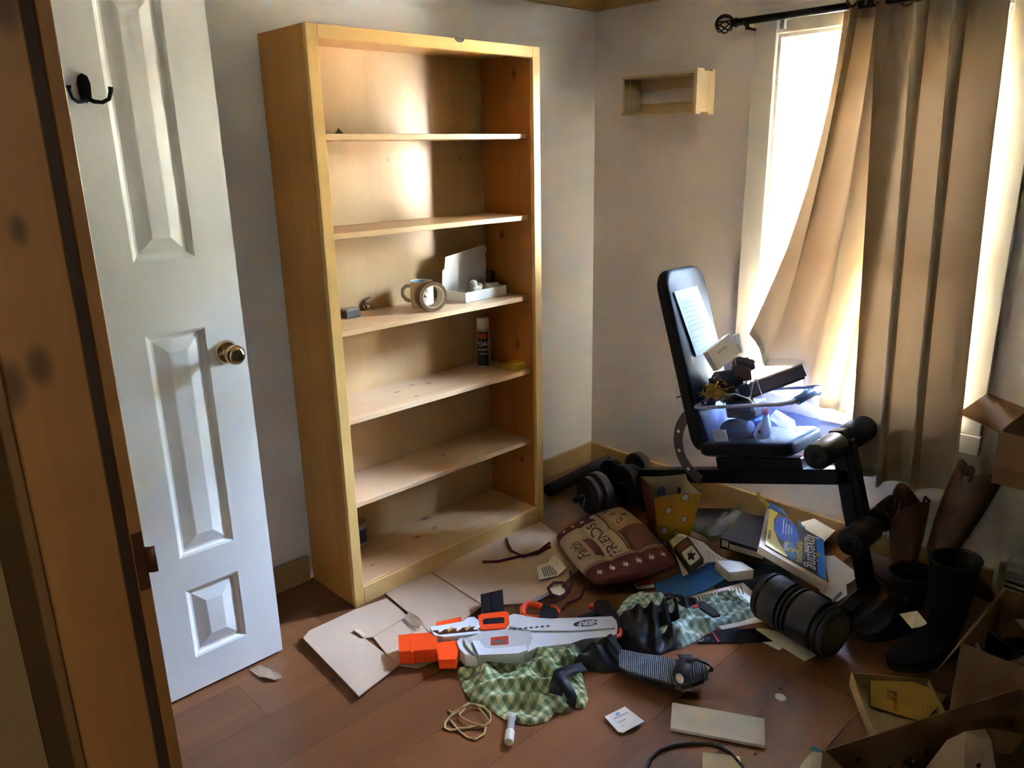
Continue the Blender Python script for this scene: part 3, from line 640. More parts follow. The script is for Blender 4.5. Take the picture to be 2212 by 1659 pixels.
# ------------------------------------------------------------------ toy blaster
m_gw = MT('blaster_white_plastic', 'c9c9c6', .4, .03); m_gg = MT('blaster_grey_plastic', 'aeada4', .45, .04); m_or = MT('blaster_orange_plastic', 'f04a10', .4, .05); m_gk = MT('blaster_black_plastic', '16171a', .4, .1)
m_gr = MT('red_orange_plastic', 'b8371c', .4, .05)
bl = thing('toy_blaster', 'white and orange foam dart blaster with black magazine lying on its side', 'toy blaster', Z(1100, 1370))
def gp(name, px, z1, z0, mat, parent=None): return MB().slab([Z(x, y, z1) for x, y in px], z1 - z0).build(name, mat, parent or bl, w=True)
gp('barrel', [(860, 1372), (900, 1368), (932, 1366), (946, 1372), (942, 1402), (862, 1408)], .058, .014, m_or)
gp('barrel_ring', [(886, 1368), (892, 1367), (893, 1408), (887, 1409)], .060, .013, m_or)
gp('foregrip', [(942, 1388), (988, 1383), (1003, 1390), (992, 1402), (985, 1424), (948, 1425), (944, 1408)], .05, .018, m_or)
gp('sight_rail', [(942, 1344), (996, 1332), (999, 1349), (944, 1356)], .052, .022, m_or)
fs_ = gp('front_shroud', [(928, 1354), (955, 1350), (1000, 1342), (1010, 1334), (1024, 1332), (1034, 1340), (1038, 1368), (960, 1376), (938, 1372)], .062, .014, m_gw)
gp('dart_window', [(934, 1362), (1028, 1353), (1032, 1362), (950, 1370)], .0635, .05, MT('smoked_window', '4a2a1c', .2, .2), fs_)
for i in range(5):
    x = 948 + i * 19; MB().cyl(Z(x, 1365 - i * 1.3, .064), Z(x + 11, 1358 - i * 1.3, .064), .0045, n=8).build('dart', [m_paper, MT('dart_gold', 'c08a3c', .5, .1)][i % 2], fs_, 60, w=True)
bd_ = gp('body', [(987, 1386), (1000, 1372), (1036, 1362), (1040, 1350), (1098, 1330), (1110, 1326), (1128, 1328), (1140, 1333), (1190, 1336), (1250, 1334), (1322, 1331), (1331, 1340), (1334, 1352), (1332, 1370), (1318, 1374), (1262, 1380), (1232, 1390), (1160, 1398), (1132, 1412), (1030, 1419), (1004, 1412), (992, 1400)], .055, .010, m_gw)
gp('upper_fairing', [(1100, 1332), (1112, 1327), (1130, 1330), (1190, 1338), (1322, 1333), (1330, 1345), (1328, 1356), (1240, 1362), (1150, 1362), (1100, 1352)], .0605, .05, m_gw, bd_)
gp('side_plate', [(1002, 1380), (1040, 1366), (1095, 1360), (1146, 1362), (1150, 1374), (1140, 1402), (1120, 1410), (1032, 1417), (1018, 1406), (1006, 1392)], .062, .05, m_gg, bd_)
gp('pump_window', [(1060, 1377), (1098, 1373), (1099, 1391), (1060, 1394)], .0632, .055, m_gr, bd_)
gp('pump_recess', [(1066, 1383), (1092, 1380), (1092, 1388), (1066, 1391)], .0638, .058, MT('recess_dark', '5b4a44', .6), bd_)
gp('pump_handle', [(1020, 1384), (1036, 1384), (1046, 1398), (1062, 1401), (1136, 1394), (1140, 1404), (1120, 1411), (1034, 1415)], .068, .055, m_gw, bd_)
for i in range(8): gp('vent', [(1096 + i * 12, 1359 - i * 1.1), (1103 + i * 12, 1358 - i * 1.1), (1103 + i * 12, 1360.5 - i * 1.1), (1096 + i * 12, 1361.5 - i * 1.1)], .0612, .06, m_gk, bd_)
gp('magazine_well', [(1033, 1330), (1040, 1326), (1092, 1320), (1099, 1324), (1100, 1346), (1092, 1356), (1040, 1360), (1035, 1350)], .060, .012, m_or)
gp('well_window', [(1042, 1339), (1050, 1336), (1082, 1333), (1090, 1334), (1089, 1345), (1044, 1348)], .0612, .055, m_gk)
mg_ = gp('magazine', [(1038, 1284), (1086, 1273), (1089, 1320), (1042, 1328)], .048, .018, m_gk)
for dx in (0, 18): gp('rib', [(1043 + dx, 1290 - dx * .2), (1048 + dx, 1289 - dx * .2), (1051 + dx, 1320 - dx * .2), (1046 + dx, 1321 - dx * .2)], .051, .045, m_gk, mg_)
MB().tube([Z(x, y, .04) for x, y in ((1130, 1330), (1128, 1315), (1138, 1305), (1152, 1305), (1166, 1309), (1173, 1316))], .011, 10).tube([Z(x, y, .04) for x, y in ((1130, 1330), (1148, 1334), (1166, 1334))], .008, 8).build('trigger_guard', m_or, bl, 60, w=True)
gp('grip', [(1172, 1306), (1184, 1310), (1200, 1314), (1206, 1322), (1203, 1332), (1192, 1335), (1166, 1333), (1165, 1326)], .055, .015, m_gk)
MB().tube([Z(x, y, .05) for x, y in ((1190, 1309), (1200, 1311), (1206, 1318), (1206, 1326))], .005, 8).build('grip_trim', m_or, bl, 60, w=True)
gp('stock_strut', [(1250, 1331), (1290, 1316), (1296, 1322), (1270, 1333)], .045, .025, m_gk)
gp('butt_pad', [(1282, 1304), (1290, 1296), (1306, 1295), (1316, 1300), (1322, 1312), (1332, 1322), (1338, 1335), (1341, 1350), (1335, 1356), (1328, 1346), (1322, 1332), (1300, 1330), (1284, 1318)], .052, .012, m_gk)
MB().ball(Z(1279, 1311, .035), .012).build('release_button', m_or, bl, 60, w=True)
MB().tube([Z(x, y, .04) for x, y in ((1312, 1373), (1326, 1377), (1338, 1374), (1341, 1366), (1337, 1358))], .007, 8).build('sling_loop', m_or, bl, 60, w=True)
ax = (Z(1252, 1350, .0615) - Z(1290, 1345, .0615)).normalized(); ay = (Z(1274, 1356, .0615) - Z(1272, 1340, .0615)).normalized()
Mlogo = frame(Z(1268, 1346, .0612), ax, ay)
MB().prism([(.042 * math.cos(2 * PI * i / 28) + .002 * math.cos(4 * PI * i / 28), .017 * math.sin(2 * PI * i / 28)) for i in range(28)], 0, .0006, Mlogo).build('logo_oval', m_gk, bl, w=True)
lettering('NERF', .032, Mlogo @ T(-.006, 0, .0009), m_gw, bl, w=True, shear=.2, bold=.0012, sx=.95)
# ------------------------------------------------------------------ green plaid shirts, jacket, sandal
m_pl1 = PLAID('green_plaid', 'c6c496', '8f9a6c', '5f7454', 42); m_pl2 = PLAID('pale_green_plaid', 'ccd8d0', '98b4a8', '6f9286', 42)
shirt = [(987, 1448), (1026, 1434), (1045, 1426), (1103, 1420), (1149, 1414), (1192, 1398), (1212, 1388), (1238, 1386), (1262, 1408), (1254, 1430), (1222, 1446), (1232, 1460), (1257, 1456), (1271, 1509), (1262, 1532), (1240, 1528), (1225, 1541), (1200, 1539), (1182, 1559), (1148, 1567), (1117, 1563), (1088, 1554), (1054, 1532), (1017, 1516), (999, 1486)]
tag(pile(shirt, .050, 3, ang=.5, fs=10, rough=1.5).build('plaid_shirt', m_pl1, smooth=180, w=True), 'crumpled yellow-green plaid shirt in front of the toy blaster', 'shirt')
shirt2 = [(1322, 1338), (1345, 1302), (1362, 1285), (1392, 1287), (1432, 1313), (1470, 1330), (1500, 1322), (1540, 1312), (1572, 1284), (1600, 1285), (1647, 1330), (1600, 1345), (1550, 1355), (1500, 1387), (1468, 1402), (1452, 1392), (1380, 1360)]
tag(pile(shirt2, .045, 8, ang=1.1, fs=10, rough=1.5).build('plaid_shirt', m_pl2, smooth=180, w=True), 'pale green checked shirt lying under the black jacket', 'shirt')
m_jk = MT('black_nylon_fabric', '15171f', .55, .2, 12, .2, 60, spec=.4)
jk = thing('jacket', 'crumpled black jacket beside the toy blaster butt', 'jacket', Z(1400, 1360))
pile([(1336, 1348), (1370, 1330), (1399, 1322), (1444, 1314), (1434, 1290), (1482, 1282), (1512, 1306), (1530, 1322), (1500, 1350), (1470, 1385), (1462, 1402), (1426, 1416), (1360, 1408), (1322, 1394), (1310, 1375)], .055, 5, ang=2.2, fs=11, rough=1.5).build('body', m_jk, jk, 180, w=True)
b_ = fpart('buckle_strap', [(1508, 1300), (1520, 1298), (1548, 1318), (1556, 1328), (1540, 1330), (1512, 1312)], .056, .008, m_black, jk)
fpart('red_tag', [(1496, 1308), (1508, 1305), (1510, 1311), (1498, 1314)], .060, .003, MT('red_tag', 'b4262c', .6), jk)
MB().tube([Z(x, y, .05) for x, y in ((1552, 1326), (1566, 1330), (1572, 1326), (1560, 1320))], .0018, 6).build('buckle', MT('silver_buckle', 'c8c8c8', .2, .05, metal=1), b_, 60, w=True)
sn = thing('sandal', 'black sandal with ribbed footbed and a loose strap lying on its side', 'sandal', Z(1430, 1440))
t = NT('ribbed_footbed').set(.6); t.col(lin('43474e')); wv = t.n('ShaderNodeTexWave'); wv.inputs['Scale'].default_value = 55; wv.inputs['Distortion'].default_value = 1.5; t.l(t.coord('Object', (1, 1, 1), (0, 0, .9)), wv.inputs[0]); t.bump(wv.outputs['Fac'], .9, .003); m_ft = t.m
sole = [(1336, 1402), (1358, 1405), (1400, 1414), (1440, 1420), (1468, 1424), (1500, 1427), (1524, 1436), (1529, 1449), (1520, 1463), (1494, 1473), (1471, 1478), (1448, 1476), (1426, 1469), (1390, 1459), (1358, 1450), (1338, 1440)]
lf = [.0, 0, .005, .012, .018, .02, .02, .02, .018, .015, .012, .01, .008, .004, 0, 0]
fpart('footbed', sole, .04, .006, m_ft, sn, lf); fpart('outsole', [(x + 1, y + 3) for x, y in sole], .034, .016, m_black, sn, lf)
pile([(1268, 1400), (1290, 1388), (1330, 1392), (1345, 1410), (1352, 1440), (1340, 1452), (1300, 1452), (1262, 1446), (1235, 1448), (1246, 1430)], .07, 11, fs=9, rough=1.2).build('upper', m_jk, sn, 180, w=True)
def ribbon(pts, w_, mat, name, parent, th=.003, up=None):
    pts = [Vector(p) for p in pts]; mb = MB(); vs = []
    for i, p in enumerate(pts):
        d = (pts[min(i + 1, len(pts) - 1)] - pts[max(i - 1, 0)]).normalized(); s_ = d.cross(Vector(up) if up else V(0, 0, 1)).normalized() * w_ / 2
        vs += [p - s_, p + s_]
    mb.raw(vs, [[2 * i, 2 * i + 1, 2 * i + 3, 2 * i + 2] for i in range(len(pts) - 1)]); return mb.build(name, mat, parent, 50, w=True, solid=th)
ribbon([Z(1458, 1478, .04), Z(1466, 1462, .066), Z(1476, 1440, .075), Z(1484, 1424, .07), Z(1478, 1414, .05)], .042, m_jk, 'cross_strap', sn)
ribbon([Z(1484, 1424, .075), Z(1506, 1424, .085), Z(1526, 1432, .08), Z(1538, 1442, .06), Z(1536, 1450, .045), Z(1528, 1446, .035)], .014, m_black, 'heel_strap', sn)
c = Z(1468, 1466, .0715); MB().prism([(.011 * math.cos(a), .017 * math.sin(a)) for a in [2 * PI * i / 16 for i in range(16)]], 0, .002, frame(c, (.8, -.6, .1), (.6, .8, .25))).build('logo_badge', MT('silver_badge', 'a8a49a', .4, .2, 60), sn, w=True)
MB().prism([(.006 * math.cos(a), .009 * math.sin(a)) for a in [PI * .4 + PI * i / 10 for i in range(11)]], .002, .003, frame(c, (.8, -.6, .1), (.6, .8, .25))).build('badge_print', m_yel, sn, w=True)
st = thing('black_strap', 'wide black webbing strap lying across the yellow-green plaid shirt', 'strap', Z(1215, 1480))
ribbon([Z(1262, 1440, .055), Z(1228, 1447, .06), Z(1210, 1454, .06), Z(1204, 1475, .058), Z(1200, 1500, .03)], .04, m_jk, 'webbing', st); ribbon([Z(1206, 1452, .062), Z(1222, 1480, .060), Z(1236, 1508, .034), Z(1232, 1526, .01)], .032, m_jk, 'webbing_end', st)
# ------------------------------------------------------------------ twine, tube, papers, boards
m_tw = MT('natural_twine', 'b49a68', .9, .15, 60, .4, 200)
tw = tag(MB().tube([Z(x, y, h) for x, y, h in ((1014, 1518, .006), (1004, 1524, .01), (992, 1536, .008), (975, 1545, .006), (962, 1560, .004), (961, 1572, .004), (972, 1578, .004), (998, 1574, .005), (1025, 1570, .006), (1050, 1567, .006), (1060, 1555, .006), (1058, 1540, .006), (1045, 1528, .008), (1030, 1524, .01))], .0032, 6)
    .tube([Z(x, y, h) for x, y, h in ((1005, 1530, .012), (992, 1543, .010), (1000, 1552, .01), (1020, 1562, .01), (1045, 1570, .01), (1058, 1560, .01), (1048, 1545, .01), (1035, 1530, .012))], .0028, 6)
    .tube([Z(x, y, h) for x, y, h in ((972, 1556, .004), (990, 1578, .003), (1010, 1594, .003), (1028, 1598, .003), (1046, 1586, .003), (1050, 1570, .005))], .0034, 6)
    .tube([Z(x, y, h) for x, y, h in ((968, 1534, .003), (976, 1540, .006), (1000, 1528, .014), (1018, 1520, .012), (1046, 1526, .01))], .0026, 6)
    .build('twine', m_tw, smooth=60, w=True), 'loose coil of natural twine by the plaid shirt', 'twine')
tb = thing('clear_tube', 'small clear plastic tube with a frosted cap by the plaid shirt', 'tube', Z(1100, 1570))
a, b = Z(1106, 1545, .014), Z(1099, 1604, .013); m_tube = NT('clear_tube_plastic').set(.1); m_tube.col((.8, .8, .76)); m_tube.b.inputs['Alpha'].default_value = .45; m_tube = m_tube.m
MB().cyl(a.lerp(b, .1), a.lerp(b, .62), .0105, n=18).build('tube', m_tube, tb, 40, w=True); MB().cyl(a.lerp(b, .60), b, .0128, n=18, bev=.003).build('cap', MT('frosted_cap', 'cfcab8', .4, .04), tb, 40, w=True); MB().cyl(a, a.lerp(b, .16), .0115, n=18, bev=.003).build('base_cap', MT('frosted_base', 'b9b5a5', .4, .04), tb, 40, w=True)
tag(flat('white_board', 'plain white board lying on the floor near the front', 'board', [(1452, 1517), (1652, 1552), (1653, 1611), (1448, 1572)], .011, .009, MT('white_board', 'f0f1f3', .5, .02)), None)
fp = thing('folded_leaflet', 'small folded white leaflet with a blue print on the floor', 'leaflet', Z(1348, 1555))
fpart('sheet', [(1306, 1548), (1350, 1526), (1380, 1550), (1392, 1558), (1346, 1582), (1335, 1580)], .009, .002, m_paper, fp, [0, 0, .002, .006, 0, 0])
fpart('blue_print', [(1329, 1542), (1334, 1537), (1339, 1540), (1339, 1543), (1332, 1545)], .0098, .0005, MT('blue_print', '7fb0d8', .7, 0), fp)
for k in range(3): fpart('text_line', [(1326 + k * 9, 1552 + k * 8), (1356 + k * 9, 1538 + k * 8), (1357 + k * 9, 1539 + k * 8), (1327 + k * 9, 1553 + k * 8)], .0102, .0005, MT('grey_print', '9a9aa6', .7, 0), fp)
o = tag(MB().cyl((0, 0, 0), (0, 0, .003), .0155, n=24, bev=.001).build('white_token', m_paper, smooth=40), 'small round white disc lying on the bare floor', 'disc'); o.location = Z(1686, 1507); o.rotation_euler = (.08, .05, 0)
m_cab = MT('black_cable_rubber', '17161a', .5, .1)
tag(MB().tube([Z(x, y, .005) for x, y in ((1384, 1720), (1396, 1662), (1404, 1641), (1425, 1621), (1455, 1611), (1490, 1606), (1535, 1606), (1558, 1613), (1580, 1628), (1604, 1656), (1625, 1700))], .0045, 8).build('cable', m_cab, smooth=60, w=True), 'black cable looping across the floor at the front edge', 'cable')
flat('paper_scrap', 'cream paper lying inside the black cable loop', 'paper', [(1518, 1625), (1560, 1629), (1597, 1634), (1612, 1690), (1565, 1700), (1516, 1690)], .0045, .001, m_cream, None, [0, .002, 0, 0, 0, 0])
tpp = thing('torn_paper', 'torn cream paper with a blue corner at the bottom of the picture', 'paper', Z(1765, 1640))
fpart('sheet', [(1756, 1622), (1778, 1626), (1790, 1645), (1798, 1690), (1740, 1700), (1722, 1665), (1735, 1645)], .008, .0015, m_cream, tpp, [.004, .004, 0, 0, 0, 0, 0]); fpart('blue_corner', [(1747, 1618), (1756, 1611), (1776, 1620), (1778, 1626), (1758, 1623)], .0125, .001, MT('blue_paper', '4f7f8f', .7, .05), tpp)
for x, y, wh in ((1685, 1489, 'above the round white disc'), (720, 1470, 'left of the torn cardboard flap'), (1632, 1630, 'below the right end of the white board'), (1528, 1469, 'beside the sandal toe'), (1497, 1604, 'between the white board and the cable')):
    o = tag(MB().ball((0, 0, .003), .005, (1.3, .8, .6), 8).build('crumb', m_dark), 'tiny dark crumb on the floor ' + wh, 'crumb', 'crumbs on the floor'); o.location = Z(x, y)
# ------------------------------------------------------------------ tapestry cushion
CL, CT, CR, CB = V(-.799, -.473, .045), V(-.506, -.597, .125), V(-.661, -1.0, .065), V(-.977, -.85, .043)
def cmid(u, v): return CL * (1 - u) * (1 - v) + CT * u * (1 - v) + CR * u * v + CB * (1 - u) * v
def csurf(u, v, side=1, off=0.0):
    a, b = 2 * u - 1, 2 * v - 1
    k = 1 - .10 * (a * a * b * b); uu, vv = .5 + a * k / 2, .5 + b * k / 2
    p = cmid(uu, vv); n = (cmid(uu + .01, vv) - cmid(uu - .01, vv)).cross(cmid(uu, vv + .01) - cmid(uu, vv - .01)).normalized()
    if n.z < 0: n = -n
    t = .040 * max(0, (1 - abs(a) ** 3.2) * (1 - abs(b) ** 3.2)) ** .45
    if side > 0:
        for cu, cv in ((.33, .33), (.33, .67), (.67, .33), (.67, .67)):
            d2 = ((u - cu) ** 2 + (v - cv) ** 2); t -= .017 * math.exp(-d2 / .006)
        t -= .006 * (math.exp(-((u - .33) / .035) ** 2) + math.exp(-((u - .67) / .035) ** 2) + math.exp(-((v - .33) / .035) ** 2) + math.exp(-((v - .67) / .035) ** 2)) * (1 - abs(a) ** 6) * (1 - abs(b) ** 6)
        return p + n * (t + off)
    return p - n * min(t, .034)
t = NT('tapestry').set(.95, 0, .15); u_ = t.n('ShaderNodeUVMap'); s_ = t.n('ShaderNodeSeparateXYZ'); t.l(u_.outputs[0], s_.inputs[0]); U, Vv = s_.outputs[0], s_.outputs[1]
mar, bei, drk = lin('5a1f2c'), lin('b09a7c'), lin('6b3c34')
def rect(u0, u1, v0, v1): return t.math('MULTIPLY', t.math('MULTIPLY', t.math('GREATER_THAN', U, u0), t.math('LESS_THAN', U, u1)), t.math('MULTIPLY', t.math('GREATER_THAN', Vv, v0), t.math('LESS_THAN', Vv, v1)))
c = t.mix(rect(.0, 1.0, .17, .775), mar, bei)
c = t.mix(rect(.62, 1.0, .40, .73), c, drk); c = t.mix(rect(.60, 1.0, .0, .40), c, lin('a98b62')); c = t.mix(rect(.585, .605, .0, .72), c, mar); c = t.mix(rect(.52, .585, .0, .74), c, lin('b8a078'))
c = t.mix(rect(.0, 1.0, .735, .775), c, lin('8e6a5e')); c = t.mix(rect(.22, .33, .36, .64), c, lin('8a4a48'))
wn_ = t.noise(t.coord('Object'), 260, 3); t.col(t.mix(t.math('MULTIPLY', wn_, .35), c, mul(bei, .5))); t.bump(wn_, .5, .0015); m_tap = t.m
cu = thing('seat_cushion', 'tufted maroon and beige tapestry chair cushion with woven lettering', 'cushion', cmid(.5, .5) - V(0, 0, .07))
MB().grid(lambda u, v: csurf(u, v), 56, 56).grid(lambda u, v: csurf(u, v, -1), 30, 30).build('cover', m_tap, cu, 180, w=True)
m_thr = MT('dark_thread', '3a1c22', .9, 0); m_thl = MT('pale_thread', 'c3b8a0', .9, 0); m_thd = MT('faded_thread', '6d4a3c', .9, 0)
def cdecal(vs2, fs, c0, sc, mat, name, ang=0):
    out = []
    for v in vs2:
        x, y = v.x * math.cos(ang) - v.y * math.sin(ang), v.x * math.sin(ang) + v.y * math.cos(ang)
        out.append(csurf(c0[0] - y * sc / .34, c0[1] - x * sc / .43, 1, .0012))
    return MB().raw(out, fs).build(name, mat, cu, w=True, keep=True)
for s, c0, sz in (('FRIENDS', (.43, .46), .058), ('Family', (.275, .50), .05), ('Faith', (.12, .50), .062)):
    vs, fs = text2d(s, 1.0, .25 if s == 'Faith' else 0); cdecal(vs, fs, c0, sz, m_thr if s != 'Family' else m_thd, 'lettering')
def fleur(): 
    vs = []; fs = []
    for a, l, w_ in ((0, .9, .22), (.75, .8, .14), (-.75, .8, .14), (1.6, .55, .12), (-1.6, .55, .12), (PI, .6, .12)):
        i = len(vs); d = V(math.sin(a), math.cos(a), 0); n = V(math.cos(a), -math.sin(a), 0); vs += [V(0, 0, 0), d * l * .55 + n * w_, d * l, d * l * .55 - n * w_]; fs.append([i, i + 1, i + 2, i + 3])
    return vs, fs
fv, ff = fleur()
for k in range(6): cdecal(fv, ff, (.12 + .15 * k, .865), .022, m_thl, 'woven_flower', PI / 2)
for k in range(4): cdecal(fv, ff, (.12 + .13 * k, .09), .018, m_thl, 'woven_flower', PI / 2)
for k, (a, b) in enumerate(((.72, .07), (.74, .17), (.76, .28), (.86, .22))): cdecal([V(.5 * math.cos(2 * PI * i / 12), .7 * math.sin(2 * PI * i / 12), 0) for i in range(12)], [list(range(12))], (a, b), .022, m_thd, 'woven_leaf', .3)
m_tie = MT('maroon_cord', '5a2b3a', .9, .2, 60, .3, 200)
for px in ([(1190, 1180, .05), (1160, 1196, .02), (1130, 1200, .012), (1105, 1206, .012), (1075, 1213, .012), (1042, 1214, .012)], [(1188, 1172, .05), (1165, 1190, .03), (1130, 1202, .02), (1105, 1190, .014), (1098, 1178, .014), (1094, 1164, .014)],
           [(1232, 1235, .04), (1235, 1262, .02), (1228, 1280, .016), (1210, 1290, .014), (1190, 1284, .014), (1184, 1270, .014), (1196, 1258, .016), (1215, 1258, .016), (1228, 1270, .016), (1218, 1290, .018), (1190, 1300, .012), (1188, 1296, .01)],
           [(1262, 1270, .035), (1255, 1290, .02), (1240, 1298, .012), (1225, 1303, .01), (1216, 1316, .008)]):
    MB().tube([Z(*p) for p in px], .0055, 6).build('tie', m_tie, cu, 60, w=True)
tg = thing('fabric_label', 'white printed care label trailing from the cushion corner', 'label', Z(1190, 1232))
fpart('label_end', [(1159, 1224), (1184, 1215), (1204, 1244), (1165, 1252)], .018, .0006, m_paper, tg, [0, .004, 0, 0]); fpart('label_fold', [(1184, 1215), (1196, 1197), (1208, 1208), (1224, 1226), (1204, 1244)], .02, .0006, m_cream, tg, [.002, .022, .024, .014, -.002])
for k in range(7): fpart('text_line', [(1170 + k * 4.2, 1226 - k * 1.2), (1171.5 + k * 4.2, 1225.5 - k * 1.2), (1178 + k * 4.2, 1245 - k * .6), (1176.5 + k * 4.2, 1245.5 - k * .6)], .0225, .0004, m_ink, tg)
fc = thing('flattened_carton_tab', 'strip of torn white carton under the cushion cord', 'carton', Z(1205, 1285))
fpart('tab', [(1188, 1272), (1210, 1264), (1224, 1278), (1200, 1290)], .0125, .001, m_paper, fc); fpart('seam_strip', [(1120, 1310), (1185, 1278), (1190, 1283), (1126, 1316)], .010, .001, MT('grey_seam', '8f8a94', .7, .05), fc)
# ------------------------------------------------------------------ dumbbells behind the cushion
def dumbbell(label, M, plates, grip0, grip1):
    o = thingM('dumbbell', label, 'dumbbell', M, 'dumbbells by the bookcase')
    MB().cyl((-.2, 0, 0), (.2, 0, 0), .0135, n=14).build('bar', m_steel, o, 40)
    for x, w_, r in plates: MB().cyl((x - w_ / 2, 0, 0), (x + w_ / 2, 0, 0), r, n=36, bev=.006).build('plate', m_black, o, 40)
    MB().cyl((grip0, 0, 0), (grip1, 0, 0), .019, n=14).build('grip', m_foam, o, 40)
    for sx in (-1, 1): MB().tube([(sx * .160, .016 * math.cos(a), .016 * math.sin(a)) for a in [2 * PI * i / 14 for i in range(14)]], .0022, 6, True).tube([(sx * .160, .016, 0), (sx * .172, .024, -.02), (sx * .172, .02, -.032), (sx * .160, .012, -.034)], .002, 6).build('spring_clip', m_grey, o, 60)
    return o
dumbbell('loaded dumbbell with black plates nearest the cushion', frame(Z(1322, 1056, .093), (-.96, .20, 0), (-.2, -.96, 0)), ((.075, .04, .092), (.118, .032, .082), (-.075, .04, .092), (-.118, .032, .082)), -.05, .05)
dumbbell('dumbbell with black plates lying behind the other near the corner', frame(Z(1352, 1020, .079), (-.96, .20, 0), (-.2, -.96, 0)), ((.075, .04, .078), (-.075, .04, .078)), -.05, .05)
fg = thing('foam_tube', 'black foam grip tube lying on the floor beside the bookcase', 'foam tube', Z(1230, 1050))
MB().cyl(Z(1184, 1060, .03), Z(1318, 994, .03), .03, n=24, bev=.006).build('sleeve', m_foam, fg, 40, w=True); MB().cyl(Z(1184, 1060, .03), Z(1182, 1061, .03), .012, n=12).build('end_cap', m_black, fg, 40, w=True)
# ------------------------------------------------------------------ popcorn bucket
pc = thing('popcorn_bucket', 'yellow paper popcorn bucket with popcorn prints and cream inside', 'bucket', (-.345, -.72, 0))
zt = .25; tc_ = [Z(1384, 1030, zt), Z(1480, 1022, zt), Z(1516, 1068, zt), Z(1412, 1075, zt)]; ct = sum(tc_, V(0, 0, 0)) / 4
tc_ = [tc_[0] * .5 + (tc_[3] + tc_[1] - tc_[2]) * .5, tc_[1] * .5 + (tc_[0] + tc_[2] - tc_[3]) * .5, tc_[2] * .5 + (tc_[1] + tc_[3] - tc_[0]) * .5, tc_[3] * .5 + (tc_[0] + tc_[2] - tc_[1]) * .5]; ct = sum(tc_, V(0, 0, 0)) / 4
cb = V(ct.x + .035, ct.y + .02, .002); bc_ = [cb + (p - ct) * .66 for p in tc_]
m_pop = MT('yellow_print_card', 'd89a1c', .5, .05); m_popin = MT('cream_inside_card', 'ddd0b0', .7, .03)
def wallpt(i, u, v, off=0.0):
    j = (i + 1) % 4; a = bc_[i].lerp(bc_[j], u); b = tc_[i].lerp(tc_[j], u); p = a.lerp(b, v)
    n = (bc_[j] - bc_[i]).cross(tc_[i] - bc_[i]).normalized()
    if n.dot(p - cb) < 0: n = -n
    bow = .012 * math.sin(PI * u) * v * v
    return p + n * (off - bow)
for i in range(4):
    MB().grid(lambda u, v: wallpt(i, u, v), 8, 8).build('side', m_pop if i != 3 else MT('maroon_print_card', '6a3226', .5, .3, 40), pc, 180, w=True); MB().grid(lambda u, v: wallpt(i, u, v, -.0012), 8, 8).build('inner_side', m_popin, pc, 180, w=True)
MB().raw(bc_, [[0, 1, 2, 3]]).build('bottom', m_popin, pc, w=True)
def kernel(c0, r):
    out = []; edge = []
    for k in range(40):
        a = 2 * PI * k / 40; rr = r * (.78 + .22 * abs(math.sin(2.5 * a + c0[0] * 9))); out.append(wallpt(2, c0[0] + rr * math.cos(a) / .16, c0[1] + rr * math.sin(a) / .19, .0012)); edge.append(wallpt(2, c0[0] + rr * 1.18 * math.cos(a) / .16, c0[1] + rr * 1.18 * math.sin(a) / .19, .0007))
    o = MB().raw(edge, [list(range(40))]).build('popcorn_outline', m_ink, pc, w=True, keep=True); MB().raw(out, [list(range(40))]).build('popcorn_print', m_cream, o, w=True, keep=True)
for c0, r in (((.32, .93), .012), ((.68, .72), .012), ((.28, .52), .012), ((.80, .34), .015), ((.46, .27), .013), ((.62, .15), .013), ((.8, .08), .013), ((.3, .10), .011)): kernel(c0, r)
for lb_, h, x, y in (('blue capped bottle top inside the popcorn bucket', '2a3a78', 1427, 1066), ('dark navy bottle cap inside the popcorn bucket', '161826', 1462, 1060)):
    p = Z(x, y, .155); o = tag(MB().lathe([(.012, -.13), (.014, -.02), (.0135, -.004), (.009, .006), (.0001, .008)], 14, cap=True).build('bottle', MT('cap_' + h, h, .35, .05), smooth=50), lb_, 'bottle'); o.location = (p.x - .03, p.y - .025, .195)
# ------------------------------------------------------------------ weight bench
wb = thing('weight_bench', 'black adjustable weight bench with upright back pad and foam leg rollers', 'weight bench', (-.3, -1.0, 0))
def pad(name, o, ydir, zdir, L, w_, th, parent, r=.05):
    # rounded rectangle pad, o = centre of one end at x=-.3 ; ydir along, zdir normal
    M_ = frame(o, ydir, zdir.cross(ydir)); n = 40; rings = []
    def outl(s): 
        pts = []
        for cx, cy, a0 in ((L - r, w_ / 2 - r, 0), (r, w_ / 2 - r, PI / 2), (r, -w_ / 2 + r, PI), (L - r, -w_ / 2 + r, 1.5 * PI)):
            for k in range(8): a = a0 + PI / 2 * k / 7; pts.append((cx + (r - s) * math.cos(a), cy + (r - s) * math.sin(a)))
        return pts
    for s, h in ((.012, 0), (.0, .010), (0, th - .016), (.004, th - .006), (.014, th)): rings.append([V(x, y, h) for x, y in outl(s)])
    return MB().loft(rings, M_).build(name, m_vinylk, parent, 50, w=True)
bx = -.30
d_ = V(0, .213, .665).normalized(); n_ = V(0, -.665, .213).normalized()
pad('back_pad', V(bx, -.905, .40) - n_ * .045, d_, n_, .70, .26, .055, wb, .07)
ds = V(0, -.36, .095).normalized(); ns = V(0, .095, .36).normalized()
pad('seat_pad', V(bx, -.885, .385), ds, ns, .38, .27, .05, wb, .05)
def beam(name, a, b, w_, h, parent=wb, mat=m_steel):
    a, b = Vector(a), Vector(b); d = b - a; M_ = frame(a, d, d.cross(V(0, 0, 1)).cross(d) if abs(d.normalized().z) < .95 else V(1, 0, 0)); L = d.length
    return MB().box((0, -h / 2, -w_ / 2), (L, h / 2, w_ / 2), .004, M_).build(name, mat, parent, w=True)
